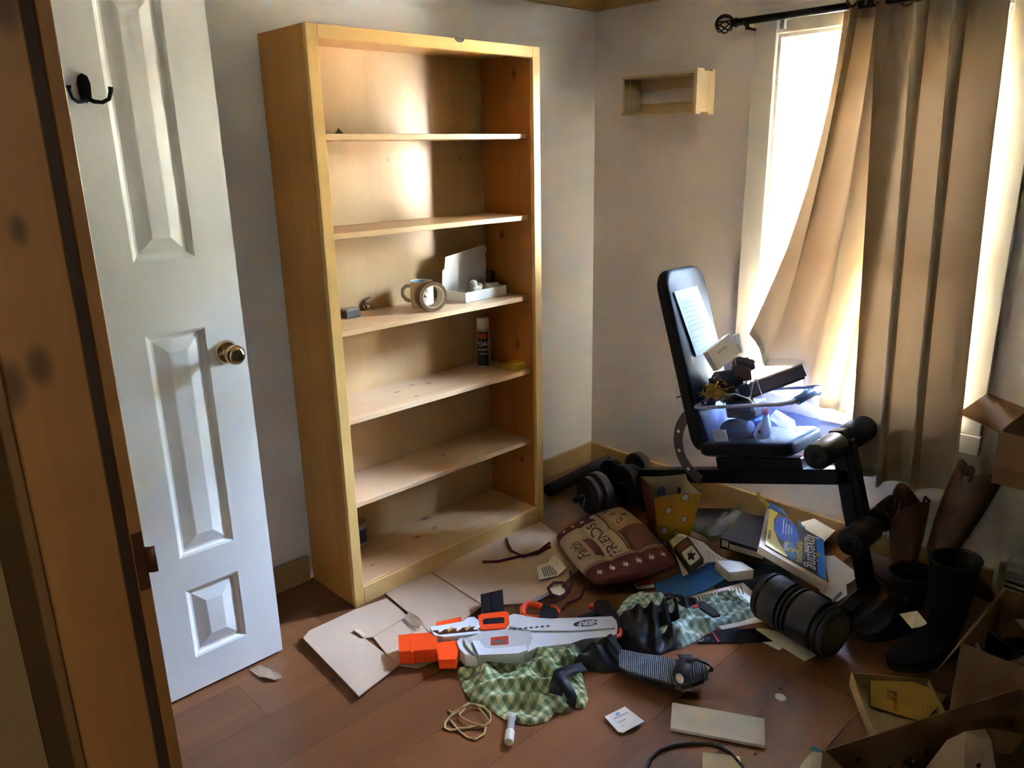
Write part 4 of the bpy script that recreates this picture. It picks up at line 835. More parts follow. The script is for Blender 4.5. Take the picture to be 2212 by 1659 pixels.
beam('main_beam', (bx, -.54, .17), (bx, -1.41, .425), .05, .055)
beam('rear_post', (bx, -.56, .03), (bx, -.56, .19), .05, .05)
beam('front_post', (bx, -1.505, .02), (bx, -1.345, .575), .05, .05)
beam('front_foot', (bx - .19, -1.51, .022), (bx + .04, -1.51, .022), .045, .044); beam('rear_foot', (bx - .0, -.56, .025), (bx + .25, -.56, .025), .05, .05)
beam('seat_bracket', (bx, -.90, .33), (bx, -1.24, .42), .04, .05); beam('back_bracket', (bx, -.855, .36), (bx, -.72, .80), .03, .03)
beam('lever_arm', (bx, -1.385, .55), (bx, -1.475, .26), .03, .04)
for z_, y_, L, r in ((.535, -1.362, .195, .045), (.275, -1.50, .195, .045)):
    MB().cyl((bx - L - .012, y_, z_), (bx + L + .005, y_, z_), .012, n=14).build('roller_axle', m_steel, wb, 40, w=True)
    for s in (-1, 1):
        o = MB().cyl((bx + s * .035, y_, z_), (bx + s * L, y_, z_), r, n=32, bev=.012).build('foam_roller', m_foam if z_ > .4 and s > 0 else MT('black_roller_vinyl', '101114', .4, .1), wb, 40, w=True)
        MB().cyl((bx + s * L, y_, z_), (bx + s * (L + .004), y_, z_), .022, n=20).build('end_cap', m_black, o, 40, w=True)
arc = [(-.89 + .175 * math.cos(math.radians(a)), .40 + .175 * math.sin(math.radians(a))) for a in range(-75, 60, 9)]; arc2 = [(-.89 + .135 * math.cos(math.radians(a)), .40 + .135 * math.sin(math.radians(a))) for a in range(-75, 60, 9)]
oo = arc + arc2[::-1]; n = len(oo)
pl_ = MB().raw([(-.34, y, z) for y, z in oo] + [(-.334, y, z) for y, z in oo], [list(range(n)), list(range(n, 2 * n))[::-1]] + [[i, (i + 1) % n, n + (i + 1) % n, n + i] for i in range(n)]).build('adjuster_plate', MT('grey_steel_plate', '59544f', .5, .1, metal=.4), wb, w=True)
for a in (-50, -20, 10, 40): MB().cyl((-.342, -.89 + .155 * math.cos(math.radians(a)), .40 + .155 * math.sin(math.radians(a))), (-.3395, -.89 + .155 * math.cos(math.radians(a)), .40 + .155 * math.sin(math.radians(a))), .007, n=12).build('adjuster_hole', m_cream, pl_, w=True)
# training chart on the back pad
nf = n_; ch = thing('exercise_sheet', 'printed white exercise sheet leaning on the black bench back pad', 'sheet', V(bx, -.86, .55))
def bp(px, py, off=.0):
    # point on the back pad front plane
    o0 = V(bx, -.905, .40) + n_ * (.0115 + off); d = ray(px, py); t_ = (o0 - CAM).dot(n_) / d.dot(n_); return CAM + d * t_
m_sheet = MT('blueish_sheet', '5c6572', .8, .03, spec=.1)
q = [bp(1456, 630, .004), bp(1506, 617, .004), bp(1556, 745, .006), bp(1505, 770, .006)]
MB().slab(q, .0012, 0, -n_).build('sheet', m_sheet, ch, w=True)
def qp(u, v, off=.0008): return (q[0] * (1 - u) + q[1] * u) * (1 - v) + (q[3] * (1 - u) + q[2] * u) * v + n_ * off
for k in range(11): MB().slab([qp(.12, .20 + k * .07), qp(.9 if k > 6 else .62 + .03 * (k % 3), .20 + k * .07), qp(.9 if k > 6 else .62 + .03 * (k % 3), .207 + k * .07), qp(.12, .207 + k * .07)], .0003, 0, -n_).build('text_line', MT('grey_ink', '22262c', .8, 0) if k < 7 else m_paper, ch, w=True)
for k in range(4): MB().slab([qp(.15 + k * .2, .06), qp(.25 + k * .2, .06), qp(.22 + k * .2, .13), qp(.16 + k * .2, .13)], .0003, 0, -n_).build('figure_print', m_paper, ch, w=True)
# ------------------------------------------------------------------ clear storage bin on the seat
tilt = math.atan2(.095, .36); Mb = T(-.315, -1.085, .4885) @ Matrix.Rotation(-tilt, 4, 'X')
bn = thingM('storage_bin', 'clear plastic storage bin with a blue handle on the bench seat', 'storage bin', Mb)
t = NT('clear_bin_plastic'); t.b.inputs['Roughness'].default_value = .35; t.col(lin('8296cc')); tr = t.n('ShaderNodeBsdfTransparent'); tr.inputs[0].default_value = (.88, .92, 1, 1); mxx = t.n('ShaderNodeMixShader'); mxx.inputs[0].default_value = .36
t.l(tr.outputs[0], mxx.inputs[1]); t.l(t.b.outputs[0], mxx.inputs[2]); t.l(mxx.outputs[0], t.out.inputs[0]); m_bin = t.m
bw, bl2, bh = .27, .365, .145
def rrect(w_, l_, r, z, n=6): return [V(sx * (w_ / 2 - r) + r * math.cos(a0 + PI / 2 * k / (n - 1)), sy * (l_ / 2 - r) + r * math.sin(a0 + PI / 2 * k / (n - 1)), z) for sx, sy, a0 in ((1, 1, 0), (-1, 1, PI / 2), (-1, -1, PI), (1, -1, 1.5 * PI)) for k in range(n)]
mb = MB(); mb.loft([rrect(bw - .05, bl2 - .05, .03, 0), rrect(bw - .03, bl2 - .03, .035, .008), rrect(bw, bl2, .035, bh)], cap=False); mb.raw(rrect(bw - .05, bl2 - .05, .03, 0), [list(range(24))]); mb.build('tub', m_bin, bn, 50)
rim = [p for p in rrect(bw + .012, bl2 + .012, .04, bh)]
MB().tube(rim, .0065, 8, True).build('rim', MT('bin_rim_plastic', 'a9b6d8', .3, .03), bn, 60)
m_bh = MT('blue_handle_plastic', '5a90d8', .35, .08)
MB().tube([(-.075, -bl2 / 2 - .008, bh - .004), (-.05, -bl2 / 2 - .022, bh + .004), (0, -bl2 / 2 - .028, bh + .008), (.05, -bl2 / 2 - .022, bh + .004), (.085, -bl2 / 2 - .008, bh - .006)], .0155, 12).build('handle', m_bh, bn, 60)
for k in range(4): MB().ball((-.04 + k * .024, -bl2 / 2 - .026, bh + .021), .0035, n=8).build('handle_dimple', MT('pale_blue', '8fb0e0', .4, 0), bn, 60)
MB().cyl((-.105, -bl2 / 2 - .002, bh - .004), (-.078, -bl2 / 2 - .009, bh - .004), .008, n=12).build('hinge_pin', m_chrome, bn, 40)
def inbin(x, y, z): return Mb @ V(x, y, z)
# things in the bin
pm = thingM('plush_mouse', 'small white stuffed mouse with a pink nose inside the clear bin', 'soft toy', Mb @ T(-.095, -.06, .012) @ Matrix.Rotation(math.radians(-115), 4, 'Z'))
m_pl = MT('white_plush', 'e2ddd6', .95, .05, 30, .4, 200); m_pk = MT('pink_plush', 'd98a8e', .9, .1)
MB().loft([[V(r * math.cos(a) + dx, r * math.sin(a) * .8, z) for a in [2 * PI * k / 14 for k in range(14)]] for z, r, dx in ((0, .012, -.02), (.004, .028, -.015), (.02, .034, -.01), (.04, .030, 0), (.06, .020, .012), (.08, .013, .024), (.095, .009, .03))]).build('body', m_pl, pm, 60)
MB().ball((.032, 0, .103), .014).build('nose', m_pk, pm, 60); MB().ball((-.03, -.03, .05), .018, (.3, 1, 1.2)).build('ear', MT('grey_plush', '8c94ac', .95), pm, 60); MB().ball((.014, -.026, .035), .005).build('eye', m_black, pm, 60); MB().tube([(-.04, 0, .01), (-.07, .01, .008), (-.09, -.01, .008), (-.10, -.03, .01)], .003, 6).build('tail', m_pk, pm, 60)
bg_ = tag(MB().ball((0, 0, .038), .05, (.8, 1.3, .75), 14).build('dark_pouch', MT('charcoal_cloth', '34363f', .9, .2, 20), smooth=180), 'dark grey pouch inside the clear bin', 'pouch'); bg_.location = inbin(-.06, .07, .006)
bg_.rotation_euler = (-tilt, 0, 0)
o = tag(MB().box((-.0015, -.03, 0), (.0015, .03, .045)).build('white_card', m_paper), 'blank white card standing inside the left end of the bin', 'card'); o.location = inbin(-.118, .10, .012); o.rotation_euler = (-tilt, -.12, 0)
o = tag(MB().box((-.05, -.06, 0), (.05, .06, .05), .004).build('blue_carton', MT('blue_carton', '4a6fd0', .6, .1)), 'blue carton inside the clear storage bin', 'carton'); o.location = inbin(.03, .06, .012); o.rotation_euler = (-tilt, 0, .3)
o = tag(MB().raw([(0, -.05, 0), (.05, -.02, .03), (.06, .05, .07), (0, .05, .055), (-.03, 0, .03)], [[0, 1, 4], [1, 2, 3, 4]]).build('plastic_bag', m_clear, smooth=60, solid=.001), 'crumpled clear plastic bag inside the right end of the bin', 'bag'); o.location = inbin(-.03, -.10, .02); o.rotation_euler = (-tilt, 0, 0)
for i, (pts, lb_) in enumerate((((inbin(-.03, .02, .12), inbin(-.01, .0, .20), inbin(0, -.01, .215), inbin(.005, -.02, .14)), 'white looped wire sticking straight up out of the bin'), ((inbin(-.05, .10, .165), inbin(-.06, .05, .175), inbin(-.06, 0, .155), inbin(-.05, -.04, .12)), 'white cable arching over the clutter in the bin'))):
    tag(MB().tube(pts, .002, 6).build('wire', m_paper, smooth=60, w=True), lb_, 'wire')
ad = thingM('power_adapter', 'black power adapter on top of the clutter in the bin', 'adapter', Mb @ T(-.045, .055, .105) @ Matrix.Rotation(.4, 4, 'Z'))
MB().box((-.03, -.05, 0), (.03, .04, .04), .005).build('body', m_black, ad, 40); MB().box((-.031, -.058, -.001), (.031, -.044, .041), .004).build('grey_band', m_grey, ad, 40)
bt = tag(MB().box((-.05, -.06, 0), (.05, .06, .05), .003).build('dark_contents_box', MT('dark_box', '26282e', .7, .1)), 'dark box at the back of the clear bin', 'box'); bt.location = inbin(.05, .08, .07); bt.rotation_euler = (-tilt, 0, 0)
sg = thing('sunglasses', 'blue-black sunglasses on top of the pile at the bin corner', 'sunglasses', W(1525, 868, 0, -.40), (.2, .1, 1.2))
for s in (-1, 1): MB().ball((s * .032, 0, 0), .026, (1, .18, .75), 14).build('lens', MT('blue_mirror_lens', '2a3f7c', .12, .1, metal=.5), sg, 60)
MB().tube([(-.058, 0, .012), (-.03, -.004, .02), (0, -.002, .012), (.03, -.004, .02), (.058, 0, .012)], .003, 6).tube([(-.058, 0, .012), (-.06, .05, .012), (-.06, .09, 0)], .0025, 6).tube([(.058, 0, .012), (.06, .05, .012), (.06, .09, 0)], .0025, 6).build('frame', m_black, sg, 60)
rnd = random.Random(5); mb = MB(); c = W(1545, 845, 0, -.385)
for k in range(150):
    p = c + V(rnd.gauss(0, .012), rnd.gauss(0, .020), rnd.gauss(0, .017)); d = V(rnd.gauss(0, 1), rnd.gauss(0, 1), rnd.gauss(0, 1)) * .007; mb.tube([p, p + d, p + d * 1.6 + V(0, 0, -.006)], .002, 4)
tag(mb.build('gold_tassel', MT('gold_thread', 'a07a20', .35, .3, 40, metal=.6), smooth=60, w=True), 'frayed gold tassel hanging at the bench back pad', 'tassel')
# white gift box
wx = thing('white_box', 'small white carton with grey print balanced against the back pad', 'carton', W(1558, 800, 0, -.36))
f0, f1, f2, f3 = W(1528, 760, 0, -.40), W(1575, 721, 0, -.37), W(1599, 762, 0, -.37), W(1552, 800, 0, -.41)
dn = (f1 - f0).cross(f3 - f0).normalized(); dn = dn if dn.dot(f0 - CAM) > 0 else -dn
f2 = f1 + f3 - f0; hh = .075; lf = V(0, .52, -.1)
tq = [f0, f1, f2, f3]; dv = (dn * .55 + lf * .9).normalized()
MB().slab(tq, hh, 0, dv).build('carton', m_paper, wx, w=True)
cc = (f0 + f1 + f2 + f3) / 4 - dn * .0006; lettering('RENKI', .016, frame(cc + (f0 - f3) * .12, f1 - f0, f0 - f3) , MT('grey_print2', '55565c', .7, 0), wx, w=True, sx=.9); lettering('water filter system', .006, frame(cc + (f0 - f3) * -.06, f1 - f0, f0 - f3), MT('grey_print3', '8b8b90', .7, 0), wx, w=True)
gc = tag(MB().slab([W(1582, 725, 0, -.30), W(1594, 722, 0, -.30), W(1602, 762, 0, -.30), W(1588, 765, 0, -.30)], .02, 0, (1, .3, 0)).build('grey_card', MT('grey_card', '9a9a98', .8, .05), w=True), 'grey card standing behind the small white carton', 'card')
# dark jacket behind carton, holster, tripod tube
dk = thing('dark_garment', 'dark purple-brown garment bunched behind the white carton', 'garment', W(1575, 830, 0, -.3))
def blob(cx, rad, seed, n=22, amp=.35, fsc=14):
    c = Vector(cx); vs = []; 
    for i in range(n // 2 + 1):
        for j in range(n):
            a = 2 * PI * j / n; b = PI * i / (n // 2); d = V(math.sin(b) * math.cos(a), math.sin(b) * math.sin(a), math.cos(b)); k = 1 + amp * noise.noise(d * 1.6 + V(seed, 0, 0)) + amp * .5 * noise.noise(d * 4 + V(seed, 3, 0))
            vs.append(c + V(d.x * rad[0], d.y * rad[1], d.z * rad[2]) * k)
    fs = [[i * n + j, i * n + (j + 1) % n, (i + 1) * n + (j + 1) % n, (i + 1) * n + j] for i in range(n // 2) for j in range(n)]
    return vs, fs
m_dkg = MT('dark_plum_cloth', '241c26', .8, .3, 20, .3, 80)
MB().raw(*blob(W(1572, 835, 0, -.3), (.05, .075, .055), 3)).build('body', m_dkg, dk, 180, w=True); MB().raw(*blob(W(1605, 785, 0, -.28), (.03, .045, .022), 6)).build('sleeve', m_dkg, dk, 180, w=True)
MB().tube([W(x, y, 0, -.32) for x, y in ((1583, 770), (1588, 778), (1590, 788))], .0025, 6).build('gold_zip', MT('gold_zip', 'c08a3c', .3, .1, metal=.8), dk, 60, w=True)
hs = thing('leather_holster', 'brown leather pouch with a slot on top of the pile', 'pouch', W(1600, 805, 0, -.30))
hq = [W(x, y, 0, -.31) for x, y in ((1580, 792), (1604, 788), (1622, 802), (1624, 820), (1598, 826), (1582, 820))]
MB().slab(hq, .03, 0, (1, .2, 0)).build('pouch', MT('brown_leather', '3d2b24', .5, .2, 20, .2, 60), hs, w=True); MB().slab([W(x, y, 0, -.3105) for x, y in ((1581, 800), (1584, 798), (1586, 812), (1582, 815))], .002, 0, (1, 0, 0)).build('slot', m_black, hs, w=True)
tu = thing('tripod_leg', 'dark square metal tube lying across the bin towards the curtain', 'tube', W(1660, 830, 0, -.26))
MB().tube([W(1618, 842, 0, -.30), W(1738, 798, 0, -.21)], .030, 4).build('outer_tube', MT('brown_grey_metal', '4a423c', .45, .1, metal=.4), tu, w=True); MB().tube([W(1600, 846, 0, -.31), W(1622, 838, 0, -.297)], .034, 4).build('clamp', m_black, tu, w=True); MB().tube([W(1622, 858, 0, -.31), W(1738, 815, 0, -.22)], .006, 6).build('inner_rod', m_black, tu, w=True); MB().tube([W(1520, 862, 0, -.36), W(1602, 846, 0, -.31)], .018, 12).build('grey_grip', MT('grey_grip', '7d8594', .5, .1), tu, 40, w=True)
# ------------------------------------------------------------------ papers and books under the bench
m_blue = MT('blue_folder', '2f6fb0', .45, .05)
flat('blue_folder', 'plain blue folder lying between the cushion and the jacket', 'folder', [(1412, 1262), (1538, 1208), (1566, 1250), (1525, 1275), (1452, 1300), (1432, 1295)], .006, .004, m_blue)
rp = thing('red_white_card', 'small red and white card beside the blue folder', 'card', Z(1390, 1265)); fpart('card', [(1370, 1262), (1406, 1254), (1414, 1268), (1376, 1273)], .006, .001, m_paper, rp); fpart('red_panel', [(1374, 1258), (1404, 1250), (1408, 1262), (1378, 1266)], .0068, .0007, MT('red_print_b', 'a3242a', .6, .05), rp)
mp_ = thing('curled_pages', 'curled white printed pages beneath the dark card box', 'pages', Z(1490, 1200))
def curl(u, v):
    p = pwl([(0, Z(1437, 1160, .02)), (.35, Z(1470, 1152, .07)), (.7, Z(1520, 1172, .06)), (1, Z(1560, 1210, .03))], u); q_ = pwl([(0, Z(1475, 1246, .012)), (.35, Z(1500, 1232, .02)), (.7, Z(1530, 1215, .035)), (1, Z(1600, 1213, .02))], u); return p.lerp(q_, v) + V(0, 0, .02 * math.sin(PI * v) * (1 - u))
MB().grid(curl, 16, 12).build('page', m_paper, mp_, 180, w=True, solid=.0015)
for k in range(10):
    u0 = .12 + .05 * k; MB().tube([curl(u0, .08) + V(0, 0, .0012), curl(u0, .3) + V(0, 0, .0012)], .0007, 4).build('text_line', m_ink, mp_, w=True)
for k in range(5):
    u0 = .72 + .05 * k; MB().tube([curl(u0, .45) + V(0, 0, .0012), curl(u0, .8) + V(0, 0, .0012)], .0007, 4).build('text_line', m_ink, mp_, w=True)
cbx = thing('card_game_box', 'small dark card box with a white panel leaning on the cushion', 'card box', Z(1488, 1190, .05))
q4 = [Z(1456, 1180, .085), Z(1486, 1158, .10), Z(1520, 1198, .085), Z(1489, 1229, .065)]; q4[2] = q4[1] + q4[3] - q4[0]
nn = (q4[1] - q4[0]).cross(q4[3] - q4[0]).normalized(); nn = nn if nn.z > 0 else -nn
MB().slab(q4, .026, 0, -nn).build('carton', MT('wood_print_card', '3b2d26', .4, .4, 30, st=(1, 6, 1)), cbx, w=True)
def q4p(u, v, off): return (q4[0] * (1 - u) + q4[1] * u) * (1 - v) + (q4[3] * (1 - u) + q4[2] * u) * v + nn * off
MB().slab([q4p(.12, .42, .001), q4p(.2, .36, .001), q4p(.8, .36, .001), q4p(.88, .42, .001), q4p(.88, .86, .001), q4p(.8, .93, .001), q4p(.2, .93, .001), q4p(.12, .86, .001)], .001, 0, -nn).build('white_panel', m_cream, cbx, w=True)
MB().slab([q4p(.15, .08, .001), q4p(.85, .08, .001), q4p(.85, .30, .001), q4p(.15, .30, .001)], .001, 0, -nn).build('red_panel', MT('rust_print', '7a3a26', .5, .2, 40), cbx, w=True)
MB().slab([q4p(a, b, .0016) for a, b in ((.2, .74), (.34, .62), (.4, .5), (.52, .58), (.66, .48), (.6, .62), (.82, .7), (.6, .74), (.5, .88), (.4, .76))], .0006, 0, -nn).build('figure_print', m_ink, cbx, w=True)
bd = thing('boxed_book', 'flat black boxed set with white spine labels lying under the investing book', 'book', Z(1600, 1150))
h = .075; q5 = [Z(1556, 1162, h), Z(1652, 1190, h), Z(1672, 1120, h + .005), Z(1605, 1108, h + .005)]
MB().slab(q5, .042).build('case', MT('black_boxset', '14151b', .45, .1), bd, w=True)
def q5p(u, zz): p = q5[0].lerp(q5[1], u); return V(p.x - .0012, p.y - .0008, zz)
for a, b, z0_, z1_ in ((.04, .19, .044, .070), (.22, .98, .040, .062)):
    lb = MB().raw([q5p(a, z0_), q5p(b, z0_), q5p(b, z1_), q5p(a, z1_)], [[0, 1, 2, 3]]).build('spine_label', m_cream, bd, w=True, solid=.0006)
dirx = (q5[1] - q5[0]).normalized()
for s, u, zz, sz in (('NYC', .115, .062, .009), ('GUIDE', .115, .051, .008), ('THE ART OF', .45, .056, .008), ('COMMERCE', .42, .047, .011)): lettering(s, sz, frame(q5p(u, zz) - V(.0012, .001, 0), dirx, (0, 0, 1)), m_ink, bd, w=True)
nb = thing('notebook', 'closed white paged notebook lying on the blue folder', 'notebook', Z(1590, 1230))
q6 = [Z(1545, 1212, .055), Z(1600, 1214, .055), Z(1628, 1232, .052), Z(1575, 1238, .05)]
MB().slab(q6, .034).build('pages', m_cream, nb, w=True); MB().slab([p + V(0, 0, .003) for p in q6], .003).build('cover', m_paper, nb, w=True)
flat('teal_sheet', 'dark teal sheet beneath the notebook and roller', 'sheet', [(1560, 1205), (1700, 1225), (1720, 1265), (1640, 1300), (1560, 1285), (1530, 1255)], .004, .002, MT('dark_teal', '12303a', .6, .1))
flat('black_sheet', 'black paper lying against the baseboard behind the popcorn bucket', 'sheet', [(1508, 1098), (1600, 1098), (1640, 1112), (1600, 1150), (1530, 1160), (1490, 1142)], .004, .002, MT('black_card', '0e0f12', .7, .1))
m_sleeve = NT('grey_clear_plastic').set(.2); m_sleeve.col((.5, .5, .5)); m_sleeve.b.inputs['Alpha'].default_value = .3; m_sleeve = m_sleeve.m
tag(pile([(1520, 1150), (1560, 1120), (1600, 1098), (1608, 1092), (1604, 1112), (1570, 1150), (1550, 1170), (1530, 1172)], .05, 21, .006, 14, 60, 14).build('plastic_sleeve', m_sleeve, smooth=180, w=True), 'crumpled clear plastic sleeve beside the boxed set', 'plastic sleeve')

def bkp(px, py, z): return Z(px, py, z)
TL, TR, BL_, BR = Z(1662, 1098, .165), Z(1779, 1167, .115), Z(1653, 1177, .135), Z(1784, 1253, .085)
TR = TL + BR - BL_ if False else TR
nb_ = (TR - TL).cross(BL_ - TL).normalized(); nb_ = nb_ if nb_.z > 0 else -nb_
def bp2(u, v, off=0.0): # u along TL->TR, v along TL->BL
    return (TL * (1 - u) + TR * u) * (1 - v) + (BL_ * (1 - u) + BR * u) * v + nb_ * off
ib = thing('investing_book', 'thick black and yellow paperback about investing propped under the bench', 'book', Z(1715, 1230))
MB().slab([bp2(-.04, 0, -.003), bp2(1.0, 0, -.003), bp2(1.02, 1.10, -.003), bp2(-.10, 1.10, -.003)], .030, 0, -nb_).build('pages', MT('book_pages', 'cfc3b0', .8, .05), ib, w=True)
m_bkb = MT('book_cover_black', '1b1b24', .3, .1); m_bkbl = MT('book_blue', '1477d8', .3, .08); m_bky = MT('book_yellow', 'd6c23a', .3, .06); m_nav = MT('book_steel_blue', '2a5f8c', .3, .06); m_img = MT('book_photo_blue', '2f62d8', .25, .5, 30, st=(1, 5, 1))
MB().slab([bp2(0, 0, .001), bp2(1, 0, .001), bp2(1, 1, .001), bp2(0, 1, .001)], .0025, 0, -nb_).build('cover', m_bkb, ib, w=True)
def bq(name, uv, mat, off): return MB().slab([bp2(u, v, off) for u, v in uv], .0005, 0, -nb_).build(name, mat, ib, w=True)
bq('blue_band', [(.87, 0), (1, 0), (1, 1), (.87, 1)], m_bkbl, .0018); bq('yellow_panel', [(0, 0), (.16, 0), (.10, .25), (.12, .5), (.22, .75), (.38, .93), (.36, 1), (0, 1)], m_bky, .0018)
bq('cover_photo', [(.34 + .22 * math.cos(a) + .04 * math.cos(a) * math.sin(a), .34 + .34 * math.sin(a)) for a in [2 * PI * i / 28 for i in range(28)]], m_img, .0024)
for k in range(4): bq('bar_print', [(.27 + .05 * k, .12 + .02 * k), (.285 + .05 * k, .12 + .02 * k), (.285 + .05 * k, .5 - .04 * k), (.27 + .05 * k, .5 - .04 * k)], MT('pale_bar', 'aac4ee', .4, 0), .003)
bq('number_disc', [(.42 + .13 * math.cos(a), .77 + .20 * math.sin(a)) for a in [2 * PI * i / 24 for i in range(24)]], m_nav, .003)
bq('logo_disc', [(.885 + .035 * math.cos(a), .50 + .055 * math.sin(a)) for a in [2 * PI * i / 18 for i in range(18)]], m_bky, .003)
def bkM(u, v, off): return frame(bp2(u, v, off), bp2(u, 1) - bp2(u, 0), bp2(1, v) - bp2(0, v))
bsz = (BL_ - TL).length
for s, u, v, sz, mt_, sh in (('Investing', .79, .50, .235, m_paper, .15), ('ALL-IN-ONE', .685, .42, .075, m_paper, 0), ('dummies', .585, .68, .15, m_bky, .1), ('6', .45, .78, .24, m_bky, 0), ('Books', .345, .77, .085, m_paper, 0), ('2nd Edition', .05, .72, .05, m_ink, 0)):
    lettering(s, sz * bsz, bkM(u, v, .0038), mt_, ib, w=True, shear=sh, bold=.0004)
MB().grid(lambda u, v: pwl([(0, Z(1657, 1096, .168)), (.4, Z(1642, 1080, .188)), (.75, Z(1632, 1068, .215)), (1, Z(1637, 1062, .235))], u).lerp(pwl([(0, Z(1665, 1094, .17)), (.4, Z(1652, 1080, .20)), (.75, Z(1640, 1066, .22)), (1, Z(1644, 1064, .235))], u), v), 10, 3).build('curled_corner', m_bky, ib, 180, w=True, solid=.001)
MB().slab([Z(1660, 1097, .168), Z(1660, 1084, .185), Z(1690, 1098, .165), Z(1704, 1118, .145), Z(1694, 1113, .15)], .001).build('back_cover_edge', m_nav, ib, w=True)
wp = thing('white_papers', 'loose white papers spread beneath the investing book and roller', 'papers', Z(1790, 1260))
fpart('sheet', [(1730, 1128), (1766, 1118), (1810, 1140), (1770, 1180), (1745, 1160)], .06, .002, m_paper, wp, [.02, .02, 0, 0, 0]); fpart('sheet', [(1780, 1200), (1802, 1200), (1855, 1240), (1842, 1255), (1828, 1262), (1830, 1285), (1808, 1300), (1770, 1278), (1772, 1262), (1790, 1258)], .012, .002, m_paper, wp)
fpart('blue_corner', [(1722, 1122), (1735, 1128), (1745, 1158), (1728, 1140)], .075, .002, m_nav, wp)
fpart('print_box', [(1795, 1297), (1816, 1277), (1820, 1282), (1800, 1301)], .0135, .001, MT('grey_panel', '8a90a0', .7, .1), wp)
ob = thing('open_magazine', 'open white magazine with text lying under the plaid shirt and roller', 'magazine', Z(1560, 1300))
fpart('page', [(1482, 1290), (1560, 1270), (1605, 1258), (1650, 1300), (1660, 1340), (1560, 1360), (1510, 1320)], .005, .002, m_paper, ob)
for k in range(14): fpart('text_line', [(1508 + k * 7, 1288 - k * 1.6), (1510 + k * 7, 1287.6 - k * 1.6), (1516 + k * 7, 1304 - k * 1.6), (1514 + k * 7, 1304.5 - k * 1.6)], .0056, .0004, m_ink, ob)
fpart('photo', [(1545, 1300), (1580, 1280), (1630, 1310), (1600, 1335)], .0056, .0004, MT('leafy_photo', '6f7a56', .5, .7, 40), ob)
gz = thing('glossy_folder', 'glossy black brochure with a red line below the plaid shirt', 'brochure', Z(1570, 1375))
fpart('cover', [(1506, 1388), (1545, 1362), (1645, 1356), (1690, 1385), (1640, 1386)], .006, .004, MT('glossy_black', '24252c', .2, .1), gz); fpart('red_line', [(1538, 1366), (1541, 1365), (1555, 1386), (1551, 1386.5)], .0068, .0005, m_gr, gz)
lettering('EXIT', .02, frame(Z(1522, 1381, .0072), Z(1540, 1378, .0072) - Z(1520, 1381, .0072), Z(1530, 1372, .0072) - Z(1526, 1381, .0072)), MT('grey_letter', '9ea0a8', .5, 0), gz, w=True)
flat('cream_envelope', 'cream envelope sticking out from under the black foam roller', 'envelope', [(1632, 1358), (1640, 1356), (1720, 1370), (1785, 1404), (1738, 1428), (1690, 1398)], .0085, .0015, m_cream)
flat('white_envelope', 'narrow white envelope edge beside the cream envelope', 'envelope', [(1612, 1368), (1634, 1357), (1690, 1400), (1682, 1404)], .005, .0015, m_paper)
# ------------------------------------------------------------------ foam roller
fr_ = thing('foam_roller', 'large black ribbed foam roller lying on the papers', 'foam roller', Z(1730, 1370))
A, B = Z(1652, 1282, .088), Z(1806, 1372, .082); dd = (B - A).normalized(); L = (B - A).length; Mr = frame(A, dd, V(0, 0, 1).cross(dd))
prof = []; r0 = .082
for s_, rr in ((0, .066), (.004, .074), (.012, .078), (.02, .074), (.028, r0), (.036, r0), (.040, .070), (.046, .070), (.05, r0), (.145, r0), (.150, .069), (.158, .069), (.162, r0), (.172, r0), (.176, .069), (.184, .069), (.188, r0), (.198, r0), (.202, .069), (.210, .069), (.214, r0)): prof.append((rr, s_ * L / .40))
for s_, rr in ((.330, r0), (.335, .069), (.345, .069), (.35, r0), (.365, r0), (.37, .076), (.378, .076), (.382, .080), (.392, .078), (.4, .072)): prof.append((rr, s_ * L / .40))
Mz = Mr @ Matrix.Rotation(PI / 2, 4, 'Y')
MB().lathe([(.06, 0)] + prof + [(.064, L)], 48, Mz).build('sleeve', MT('roller_foam', '17181c', .42, .1, 30, .3, 200), fr_, 35, w=True)
MB().lathe([(.0001, L - .003), (.064, L - .003), (.066, L)], 40, Mz).build('end_disc', MT('olive_core', '3a3a26', .7, .1), fr_, 40, w=True); MB().lathe([(.0001, .003), (.064, .003)], 40, Mz).build('end_disc', m_black, fr_, 40, w=True)
